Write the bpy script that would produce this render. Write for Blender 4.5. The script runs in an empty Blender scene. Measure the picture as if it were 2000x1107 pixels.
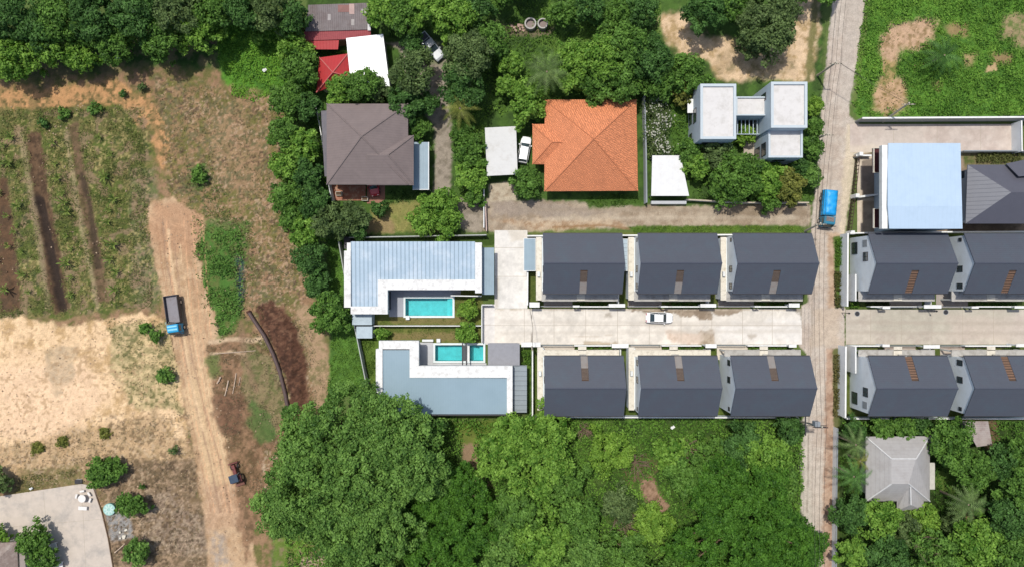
import bpy, math, random
import numpy as np
from mathutils import Vector, Matrix

# ---------------------------------------------------------------- camera / sky / sun
S = bpy.context.scene
COL = S.collection
CAM_H = 111.0
cd = bpy.data.cameras.new("camera"); cam = bpy.data.objects.new("camera", cd); COL.objects.link(cam)
cam.location = (0, 0, CAM_H); cam.rotation_euler = (0, 0, 0)
cd.sensor_width = 36.0; cd.lens = 36.0 * CAM_H / (2000 / 12.0); cd.clip_end = 6000
S.camera = cam
S.render.resolution_x = 1024; S.render.resolution_y = 566
SHX, SHY = 0.20, 0.30                      # shadow offset (east, south) per metre of height
sdir = Vector((-SHX, SHY, 1)).normalized() # towards the sun
SUN_EL = math.asin(sdir.z); SUN_AZ = math.atan2(sdir.x, sdir.y)
wd = bpy.data.worlds.new("World"); S.world = wd; wd.use_nodes = True
nt = wd.node_tree; nt.nodes.clear()
sk = nt.nodes.new('ShaderNodeTexSky'); sk.sky_type = 'NISHITA'; sk.sun_disc = False
sk.sun_elevation = SUN_EL; sk.sun_rotation = SUN_AZ; sk.air_density = 1.0; sk.dust_density = 2.2
bg = nt.nodes.new('ShaderNodeBackground'); bg.inputs[1].default_value = 0.15
wo = nt.nodes.new('ShaderNodeOutputWorld')
nt.links.new(sk.outputs[0], bg.inputs[0]); nt.links.new(bg.outputs[0], wo.inputs[0])
sl = bpy.data.lights.new("sun", 'SUN'); sl.energy = 3.8; sl.angle = math.radians(1.5); sl.color = (1.0, 0.965, 0.9)
so = bpy.data.objects.new("sun", sl); COL.objects.link(so)
so.rotation_euler = sdir.to_track_quat('Z', 'Y').to_euler(); so.location = (0, 0, 80)
S.view_settings.view_transform = 'Standard'; S.view_settings.look = 'None'
S.view_settings.exposure = -0.02; S.view_settings.gamma = 1.0

# ---------------------------------------------------------------- helpers
FB = 1.45     # a sunlit level surface of albedo a renders about FB*a
def W(px, py, z=0.0):
    "photo pixel seen at height z -> world point"
    k = (1 - z / CAM_H) / 12.0
    return Vector(((px - 1000) * k, (553.5 - py) * k, z))
def lin1(c):
    c = c / 255.0
    return c / 12.92 if c <= 0.04045 else ((c + 0.055) / 1.055) ** 2.4
def C(*rgb, f=None):
    if len(rgb) == 1: rgb = rgb[0]
    f = f or FB
    return tuple(min(0.88, lin1(c) / f) for c in rgb)
rng = random.Random(7)

def root(name, label, cat, loc=(0, 0, 0), group=None, rz=0.0):
    o = bpy.data.objects.new(name, None); COL.objects.link(o)
    o.empty_display_size = 0.3
    o.location = loc; o.rotation_euler = (0, 0, rz)
    o['label'] = label; o['category'] = cat
    if group: o['group'] = group
    return o
def tag(o, label=None, cat=None, group=None, kind=None):
    if label: o['label'] = label
    if cat: o['category'] = cat
    if group: o['group'] = group
    if kind: o['kind'] = kind
    return o

class MB:
    "collects shapes in world (or local) coordinates"
    def __init__(s): s.v = []; s.f = []
    def add(s, vs, fs):
        b = len(s.v); s.v += [tuple(p) for p in vs]; s.f += [tuple(i + b for i in f) for f in fs]; return s
    def box(s, x0, y0, z0, x1, y1, z1, bev=0.0):
        if x0 > x1: x0, x1 = x1, x0
        if y0 > y1: y0, y1 = y1, y0
        if z0 > z1: z0, z1 = z1, z0
        if bev <= 0:
            return s.prism([(x0, y0), (x1, y0), (x1, y1), (x0, y1)], z0, z1)
        b = bev
        def ring(z, i): return [(x0+i+b, y0+i, z), (x1-i-b, y0+i, z), (x1-i, y0+i+b, z), (x1-i, y1-i-b, z), (x1-i-b, y1-i, z), (x0+i+b, y1-i, z), (x0+i, y1-i-b, z), (x0+i, y0+i+b, z)]
        return s.loft([ring(z0, 0), ring(z1-b, 0), ring(z1, b*0.8)])
    def loft(s, rings, cap=True, closed=True):
        n = len(rings[0]); vs = [p for r in rings for p in r]; fs = []
        for k in range(len(rings)-1):
            for i in range(n if closed else n-1):
                j = (i+1) % n
                fs.append((k*n+i, k*n+j, (k+1)*n+j, (k+1)*n+i))
        if cap:
            fs.append(tuple(range(n-1, -1, -1))); fs.append(tuple((len(rings)-1)*n+i for i in range(n)))
        return s.add(vs, fs)
    def prism(s, poly, z0, z1):
        a = sum(poly[i][0]*poly[(i+1) % len(poly)][1]-poly[(i+1) % len(poly)][0]*poly[i][1] for i in range(len(poly)))
        if a < 0: poly = poly[::-1]
        return s.loft([[(p[0], p[1], z0) for p in poly], [(p[0], p[1], z1) for p in poly]])
    def obox(s, cx, cy, z0, z1, lx, ly, ang):
        c, q = math.cos(ang), math.sin(ang)
        return s.prism([(cx+c*a-q*b, cy+q*a+c*b) for a, b in ((-lx/2, -ly/2), (lx/2, -ly/2), (lx/2, ly/2), (-lx/2, ly/2))], z0, z1)
    def tube(s, pts, r, n=8, r1=None, cap=True):
        pts = [Vector(p) for p in pts]; rings = []
        for i, p in enumerate(pts):
            d = (pts[min(i+1, len(pts)-1)] - pts[max(i-1, 0)]).normalized()
            a = Vector((0, 0, 1)) if abs(d.z) < 0.9 else Vector((1, 0, 0))
            u = d.cross(a).normalized(); w = d.cross(u)
            rr = r if r1 is None else r + (r1-r)*i/(len(pts)-1)
            rings.append([tuple(p + (u*math.cos(t)+w*math.sin(t))*rr) for t in [2*math.pi*k/n for k in range(n)]])
        return s.loft(rings, cap)
    def wallseg(s, a, b, z0, z1, th):
        a = Vector((a[0], a[1])); b = Vector((b[0], b[1])); d = (b-a).normalized(); n = Vector((-d.y, d.x))*th/2
        return s.prism([tuple(a+n), tuple(a-n), tuple(b-n), tuple(b+n)], z0, z1)
    def disc(s, cx, cy, z0, z1, r, n=20, r1=None):
        r1 = r if r1 is None else r1
        ps = [2*math.pi*k/n for k in range(n)]
        return s.loft([[(cx+r*math.cos(t), cy+r*math.sin(t), z0) for t in ps], [(cx+r1*math.cos(t), cy+r1*math.sin(t), z1) for t in ps]])
    def slab(s, pts, th):
        "polygon of 3-D points given thickness downwards"
        n = len(pts); top = [tuple(p) for p in pts]; bot = [(p[0], p[1], p[2]-th) for p in pts]
        fs = [tuple(range(n)), tuple(range(2*n-1, n-1, -1))] + [(i, i+n, (i+1) % n+n, (i+1) % n) for i in range(n)]
        return s.add(top+bot, fs)
    def build(s, name, m, parent=None, smooth=False, world=True):
        me = bpy.data.meshes.new(name)
        vs = s.v
        if parent is not None and world:
            L = Vector((0, 0, 0)); p = parent
            while p: L += p.location; p = p.parent
            vs = [(x-L.x, y-L.y, z-L.z) for x, y, z in vs]
        me.from_pydata(vs, [], s.f); me.validate(); me.update()
        if smooth: me.shade_smooth()
        me.materials.append(m)
        o = bpy.data.objects.new(name, me); COL.objects.link(o)
        if parent is not None: o.parent = parent
        return o
def part(name, mb, m, parent, smooth=False, world=True, label=None):
    o = mb.build(name, m, parent, smooth, world)
    if label: o['label'] = label
    return o

# ---------------------------------------------------------------- materials
def N(nt, t, **kw):
    n = nt.nodes.new(t)
    for k, v in kw.items(): setattr(n, k, v)
    return n
MATS = {}
def mat(name, col, rough=0.8, var=0.12, scale=1.5, spec=0.3, bump=0.0, bscale=30, metal=0.0, dirt=None, dscale=0.6, damt=0.5,
        stripe=None, coat=0.0, ratio=None):
    "general weathered surface: colour noise, optional dirt blotches, optional ribs (stripe=(axis, per-metre, depth, shade, width))"
    if name in MATS: return MATS[name]
    m = bpy.data.materials.new(name); m.use_nodes = True; MATS[name] = m
    nt = m.node_tree; b = nt.nodes['Principled BSDF']; L = nt.links.new
    b.inputs['Roughness'].default_value = rough; b.inputs['Metallic'].default_value = metal
    b.inputs['Specular IOR Level'].default_value = spec; b.inputs['Coat Weight'].default_value = coat
    geo = N(nt, 'ShaderNodeNewGeometry')
    n1 = N(nt, 'ShaderNodeTexNoise'); n1.inputs['Scale'].default_value = scale; n1.inputs['Detail'].default_value = 8; n1.inputs['Roughness'].default_value = 0.65
    L(geo.outputs['Position'], n1.inputs['Vector'])
    r = N(nt, 'ShaderNodeValToRGB'); L(n1.outputs['Fac'], r.inputs[0])
    r.color_ramp.elements[0].position = 0.3; r.color_ramp.elements[1].position = 0.7
    c0 = tuple(max(0, c*(1-var)) for c in col); c1 = tuple(min(0.9, c*(1+var)) for c in col)
    r.color_ramp.elements[0].color = (*c0, 1); r.color_ramp.elements[1].color = (*c1, 1)
    out = r.outputs[0]
    if dirt:
        n2 = N(nt, 'ShaderNodeTexNoise'); n2.inputs['Scale'].default_value = dscale; n2.inputs['Detail'].default_value = 10; n2.inputs['Roughness'].default_value = 0.72
        L(geo.outputs['Position'], n2.inputs['Vector'])
        r2 = N(nt, 'ShaderNodeValToRGB'); L(n2.outputs['Fac'], r2.inputs[0])
        r2.color_ramp.elements[0].position = 0.48; r2.color_ramp.elements[1].position = 0.72
        r2.color_ramp.elements[0].color = (0, 0, 0, 1); r2.color_ramp.elements[1].color = (damt, damt, damt, 1)
        mx = N(nt, 'ShaderNodeMix', data_type='RGBA'); L(r2.outputs[0], mx.inputs[0]); L(out, mx.inputs[6]); mx.inputs[7].default_value = (*dirt, 1)
        out = mx.outputs[2]
    hs = []
    if stripe:
        ax, per, depth, shade = stripe[:4]; wdt = stripe[4] if len(stripe) > 4 else 0.25
        sep = N(nt, 'ShaderNodeSeparateXYZ'); L(geo.outputs['Position'], sep.inputs[0])
        mul = N(nt, 'ShaderNodeMath', operation='MULTIPLY'); L(sep.outputs['XYZ'.index(ax)], mul.inputs[0]); mul.inputs[1].default_value = per
        fr = N(nt, 'ShaderNodeMath', operation='FRACT'); L(mul.outputs[0], fr.inputs[0])
        rr = N(nt, 'ShaderNodeValToRGB'); L(fr.outputs[0], rr.inputs[0]); e = rr.color_ramp.elements
        e[0].position = 0; e[0].color = (1, 1, 1, 1); e[1].position = 1; e[1].color = (1, 1, 1, 1)
        a = e.new(wdt*0.5); a.color = (0, 0, 0, 1); a2 = e.new(1-wdt*0.5); a2.color = (0, 0, 0, 1)
        mm = N(nt, 'ShaderNodeMix', data_type='RGBA'); L(rr.outputs[0], mm.inputs[0]); L(out, mm.inputs[6])
        mk = N(nt, 'ShaderNodeMix', data_type='RGBA', blend_type='MULTIPLY'); mk.inputs[0].default_value = 1; L(out, mk.inputs[6]); mk.inputs[7].default_value = (shade, shade, shade, 1)
        L(mk.outputs[2], mm.inputs[7]); out = mm.outputs[2]
        bp0 = N(nt, 'ShaderNodeBump'); bp0.inputs['Distance'].default_value = depth; bp0.inputs['Strength'].default_value = 0.6
        L(rr.outputs[0], bp0.inputs['Height']); hs.append(bp0)
    if bump > 0:
        n3 = N(nt, 'ShaderNodeTexNoise'); n3.inputs['Scale'].default_value = bscale; n3.inputs['Detail'].default_value = 4
        L(geo.outputs['Position'], n3.inputs['Vector'])
        bp = N(nt, 'ShaderNodeBump'); bp.inputs['Distance'].default_value = bump; bp.inputs['Strength'].default_value = 0.7
        L(n3.outputs['Fac'], bp.inputs['Height'])
        if hs: L(hs[0].outputs[0], bp.inputs['Normal'])
        hs.append(bp)
    if hs: L(hs[-1].outputs[0], b.inputs['Normal'])
    L(out, b.inputs['Base Color'])
    return m

def attr_mat(name, detail=0.25, dscale=6.0, bump=0.03, rough=0.95, f2=28.0):
    "surface coloured by its own per-vertex albedo plus fine noise"
    m = bpy.data.materials.new(name); m.use_nodes = True; nt = m.node_tree; L = nt.links.new; b = nt.nodes['Principled BSDF']
    b.inputs['Roughness'].default_value = rough; b.inputs['Specular IOR Level'].default_value = 0.15
    at = N(nt, 'ShaderNodeAttribute', attribute_name='col'); geo = N(nt, 'ShaderNodeNewGeometry')
    a = N(nt, 'ShaderNodeTexNoise'); a.inputs['Scale'].default_value = dscale; a.inputs['Detail'].default_value = 6; a.inputs['Roughness'].default_value = 0.75
    L(geo.outputs['Position'], a.inputs['Vector'])
    mr = N(nt, 'ShaderNodeMapRange'); L(a.outputs['Fac'], mr.inputs[0]); mr.inputs[1].default_value = 0.3; mr.inputs[2].default_value = 0.7
    mr.inputs[3].default_value = 1-detail; mr.inputs[4].default_value = 1+detail
    a2 = N(nt, 'ShaderNodeTexNoise'); a2.inputs['Scale'].default_value = dscale*.22; a2.inputs['Detail'].default_value = 8; a2.inputs['Roughness'].default_value = 0.8
    L(geo.outputs['Position'], a2.inputs['Vector'])
    mr2 = N(nt, 'ShaderNodeMapRange'); L(a2.outputs['Fac'], mr2.inputs[0]); mr2.inputs[1].default_value = 0.35; mr2.inputs[2].default_value = 0.65
    mr2.inputs[3].default_value = 1-detail*.7; mr2.inputs[4].default_value = 1+detail*.55
    mm = N(nt, 'ShaderNodeMath', operation='MULTIPLY'); L(mr.outputs[0], mm.inputs[0]); L(mr2.outputs[0], mm.inputs[1])
    mx = N(nt, 'ShaderNodeVectorMath', operation='SCALE'); L(at.outputs['Color'], mx.inputs[0]); L(mm.outputs[0], mx.inputs['Scale'])
    L(mx.outputs[0], b.inputs['Base Color'])
    c = N(nt, 'ShaderNodeTexNoise'); c.inputs['Scale'].default_value = f2*0.25; c.inputs['Detail'].default_value = 6
    L(geo.outputs['Position'], c.inputs['Vector'])
    bp = N(nt, 'ShaderNodeBump'); bp.inputs['Distance'].default_value = bump; bp.inputs['Strength'].default_value = 1.0
    L(c.outputs['Fac'], bp.inputs['Height']); L(bp.outputs[0], b.inputs['Normal'])
    return m
def leaf_mat(name, trans=0.42, rough=0.55):
    m = bpy.data.materials.new(name); m.use_nodes = True; nt = m.node_tree; L = nt.links.new; b = nt.nodes['Principled BSDF']
    b.inputs['Roughness'].default_value = rough; b.inputs['Specular IOR Level'].default_value = 0.18
    at = N(nt, 'ShaderNodeAttribute', attribute_name='col'); L(at.outputs['Color'], b.inputs['Base Color'])
    t = N(nt, 'ShaderNodeBsdfTranslucent'); L(at.outputs['Color'], t.inputs[0])
    mx = N(nt, 'ShaderNodeMixShader'); mx.inputs[0].default_value = trans
    L(b.outputs[0], mx.inputs[1]); L(t.outputs[0], mx.inputs[2]); L(mx.outputs[0], nt.nodes['Material Output'].inputs[0])
    return m
def glass_mat(name, col=(0.03, 0.045, 0.05), rough=0.08):
    m = bpy.data.materials.new(name); m.use_nodes = True; b = m.node_tree.nodes['Principled BSDF']
    b.inputs['Base Color'].default_value = (*col, 1); b.inputs['Roughness'].default_value = rough; b.inputs['Specular IOR Level'].default_value = 0.6
    return m
M_GROUND = attr_mat('ground_soil'); M_ROAD = attr_mat('worn_paving', 0.07, 3.0, 0.004, 0.9)
M_LEAF = leaf_mat('leaves'); M_GRASS = leaf_mat('grass_blades', 0.2, 0.7)
M_GLASS = glass_mat('dark_glass')
M_BARK = mat('bark', C(120, 100, 80), 0.9, 0.3, 6, bump=0.02)
M_BARKP = mat('palm_bark', C(150, 135, 115), 0.9, 0.2, 6)

# ---------------------------------------------------------------- numpy noise and polygons
def vnoise(x, y, seed):
    xi = np.floor(x).astype(np.int64); yi = np.floor(y).astype(np.int64); fx = x-xi; fy = y-yi
    fx = fx*fx*(3-2*fx); fy = fy*fy*(3-2*fy)
    def h(a, b):
        n = (a*374761393 + b*668265263 + seed*1442695041) & 0xffffffff
        n = ((n ^ (n >> 13))*1274126177) & 0xffffffff
        n = ((n ^ (n >> 16))*2246822519) & 0xffffffff
        return ((n ^ (n >> 15)) & 0xffff)/65535.0
    return (h(xi, yi)*(1-fx)+h(xi+1, yi)*fx)*(1-fy)+(h(xi, yi+1)*(1-fx)+h(xi+1, yi+1)*fx)*fy
def fbm(x, y, scale, seed=0, octv=4, gain=0.55):
    "0..1, feature size = scale metres"
    t = 0; a = 1; s = 0; f = 1.0/scale
    for k in range(octv):
        t = t + a*vnoise(x*f+17.3*k, y*f-9.1*k, seed*31+k); s += a; a *= gain; f *= 2.03
    return t/s
def gpoly(pts): return np.array([[*W(p[0], p[1])[:2]] for p in pts])
def sdist(x, y, P):
    "signed distance to polygon, positive inside"
    d = np.full(x.shape, 1e9); ins = np.zeros(x.shape, bool); n = len(P)
    for i in range(n):
        ax, ay = P[i]; bx, by = P[(i+1) % n]; ex, ey = bx-ax, by-ay
        t = np.clip(((x-ax)*ex+(y-ay)*ey)/(ex*ex+ey*ey+1e-12), 0, 1)
        d = np.minimum(d, (x-ax-t*ex)**2+(y-ay-t*ey)**2)
        c = ((ay > y) != (by > y)) & (x < (bx-ax)*(y-ay)/((by-ay) if by != ay else 1e-12)+ax)
        ins ^= c
    d = np.sqrt(d); return np.where(ins, d, -d)
def ldist(x, y, P):
    d = np.full(x.shape, 1e9)
    for i in range(len(P)-1):
        ax, ay = P[i]; bx, by = P[i+1]; ex, ey = bx-ax, by-ay
        t = np.clip(((x-ax)*ex+(y-ay)*ey)/(ex*ex+ey*ey+1e-12), 0, 1)
        d = np.minimum(d, (x-ax-t*ex)**2+(y-ay-t*ey)**2)
    return np.sqrt(d)
def sstep(a, b, t):
    t = np.clip((t-a)/(b-a+1e-9), 0, 1); return t*t*(3-2*t)
def evalcol(x, y, layers, base):
    """layers: ('poly', pts, colour, soft m, wobble m, alpha, mottle colour, mottle amount, mottle size)
               ('line', pts, colour, half width m, soft m, alpha) """
    col = np.empty(x.shape+(3,)); col[:] = base
    col *= (0.8+0.4*fbm(x, y, 3.0, 3))[..., None]
    for k, l in enumerate(layers):
        P = gpoly(l[1]); c = np.array(C(*l[2]))
        x0, y0 = P.min(0)-4; x1, y1 = P.max(0)+4
        sel = (x > x0) & (x < x1) & (y > y0) & (y < y1)
        if not sel.any(): continue
        X = x[sel]; Y = y[sel]
        if l[0] == 'poly':
            _, _, _, soft, wob, al, mc, ma, ms = l
            d = sdist(X, Y, P) + (fbm(X, Y, max(0.6, wob*1.5), k+5, 5, 0.62)-0.5)*2*wob
            a = sstep(-soft, soft, d)*al
            cc = np.empty(X.shape+(3,)); cc[:] = c
            if mc is not None:
                n = fbm(X, Y, ms, k+51, 6, 0.68)
                mm = sstep(0.5-0.12, 0.5+0.12, n+(ma-0.5)*0.6)[..., None]
                cc = cc*(1-mm)+np.array(C(*mc))*mm
            cc = cc*(0.86+0.28*fbm(X, Y, 0.7, k+90, 3))[..., None]
        elif l[0] == 'speck':
            _, _, _, size, thr, al = l
            n = vnoise(X/size+3.3*k, Y/size, k+200)*.75+.25*vnoise(X/size*2.1, Y/size*2.1, k+201); n = n+(fbm(X, Y, 4.0, k+202, 3)-.5)*.5
            a = sstep(thr, thr+.1, n)*al*sstep(-.5, .5, sdist(X, Y, P)+(fbm(X, Y, 1.5, k+5, 3)-.5)*1.5)
            cc = np.empty(X.shape+(3,)); cc[:] = c
        else:
            _, _, _, hw, soft, al = l
            d = ldist(X, Y, P) + (fbm(X, Y, 1.2, k+7, 3)-0.5)*soft
            a = (1-sstep(hw-soft*0.5, hw+soft*0.5, d))*al*(0.6+0.8*fbm(X, Y, 2.0, k+33, 3)).clip(0, 1)
            cc = np.empty(X.shape+(3,)); cc[:] = c
        col[sel] = col[sel]*(1-a[..., None])+cc*a[..., None]
    return np.clip(col, 0.004, 0.85)
def grid_mesh(name, X, Y, Z, colr, m, keep=None):
    ny, nx = X.shape
    co = np.stack([X, Y, Z], -1).reshape(-1, 3).astype(np.float32)
    idx = np.arange(nx*ny).reshape(ny, nx)
    q = np.stack([idx[:-1, :-1], idx[:-1, 1:], idx[1:, 1:], idx[1:, :-1]], -1).reshape(-1, 4)
    cc = colr.reshape(-1, 3)
    if keep is not None:
        q = q[keep.reshape(-1)]; u, inv = np.unique(q, return_inverse=True); q = inv.reshape(-1, 4); co = co[u]; cc = cc[u]
    return raw_mesh(name, co, q, cc, m)
def raw_mesh(name, co, q, cc, m, parent=None, smooth=False):
    me = bpy.data.meshes.new(name); k = q.shape[1]
    me.vertices.add(len(co)); me.vertices.foreach_set('co', np.asarray(co, np.float32).ravel())
    me.loops.add(q.size); me.loops.foreach_set('vertex_index', q.astype(np.int32).ravel())
    me.polygons.add(len(q)); me.polygons.foreach_set('loop_start', np.arange(0, q.size, k, dtype=np.int32))
    me.update(calc_edges=True)
    if cc is not None:
        a = me.color_attributes.new('col', 'FLOAT_COLOR', 'POINT')
        a.data.foreach_set('color', np.concatenate([cc, np.ones((len(cc), 1))], 1).astype(np.float32).ravel())
    if smooth: me.shade_smooth()
    me.materials.append(m)
    o = bpy.data.objects.new(name, me); COL.objects.link(o)
    if parent is not None: o.parent = parent
    return o
# ---------------------------------------------------------------- the ground: one sheet to the horizon
def Py(pts, c, soft=0.3, wob=0.8, al=1.0, mc=None, ma=0.5, ms=1.2): return ('poly', pts, c, soft, wob, al, mc, ma, ms)
def Sp(pts, c, size=.35, thr=.62, al=.8): return ('speck', pts, c, size, thr, al)
def Ln(pts, c, hw, soft=0.3, al=0.8): return ('line', pts, c, hw, soft, al)
DIRT_ROAD = [(286,410),(300,392),(338,386),(398,425),(402,445),(385,470),(398,555),(418,610),(428,655),(403,668),(412,720),(440,850),(468,930),(490,1040),(500,1107),(520,1250),(430,1250),(408,1107),(404,1040),(382,900),(346,720),(330,640),(312,560),(296,480)]
LANE = [(1632,-60),(1700,-60),(1688,20),(1672,130),(1658,205),(1660,228),(1676,240),(1668,300),(1655,340),(1650,450),(1640,500),(1637,580),(1650,604),(1650,672),(1640,690),(1637,820),(1634,1000),(1630,1250),(1585,1250),(1600,1107),(1566,1000),(1560,900),(1570,820),(1574,690),(1560,676),(1560,598),(1578,590),(1584,440),(1600,300),(1605,200),(1618,80)]
GRN = (88,128,48); DGR = (58,88,38)
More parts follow.
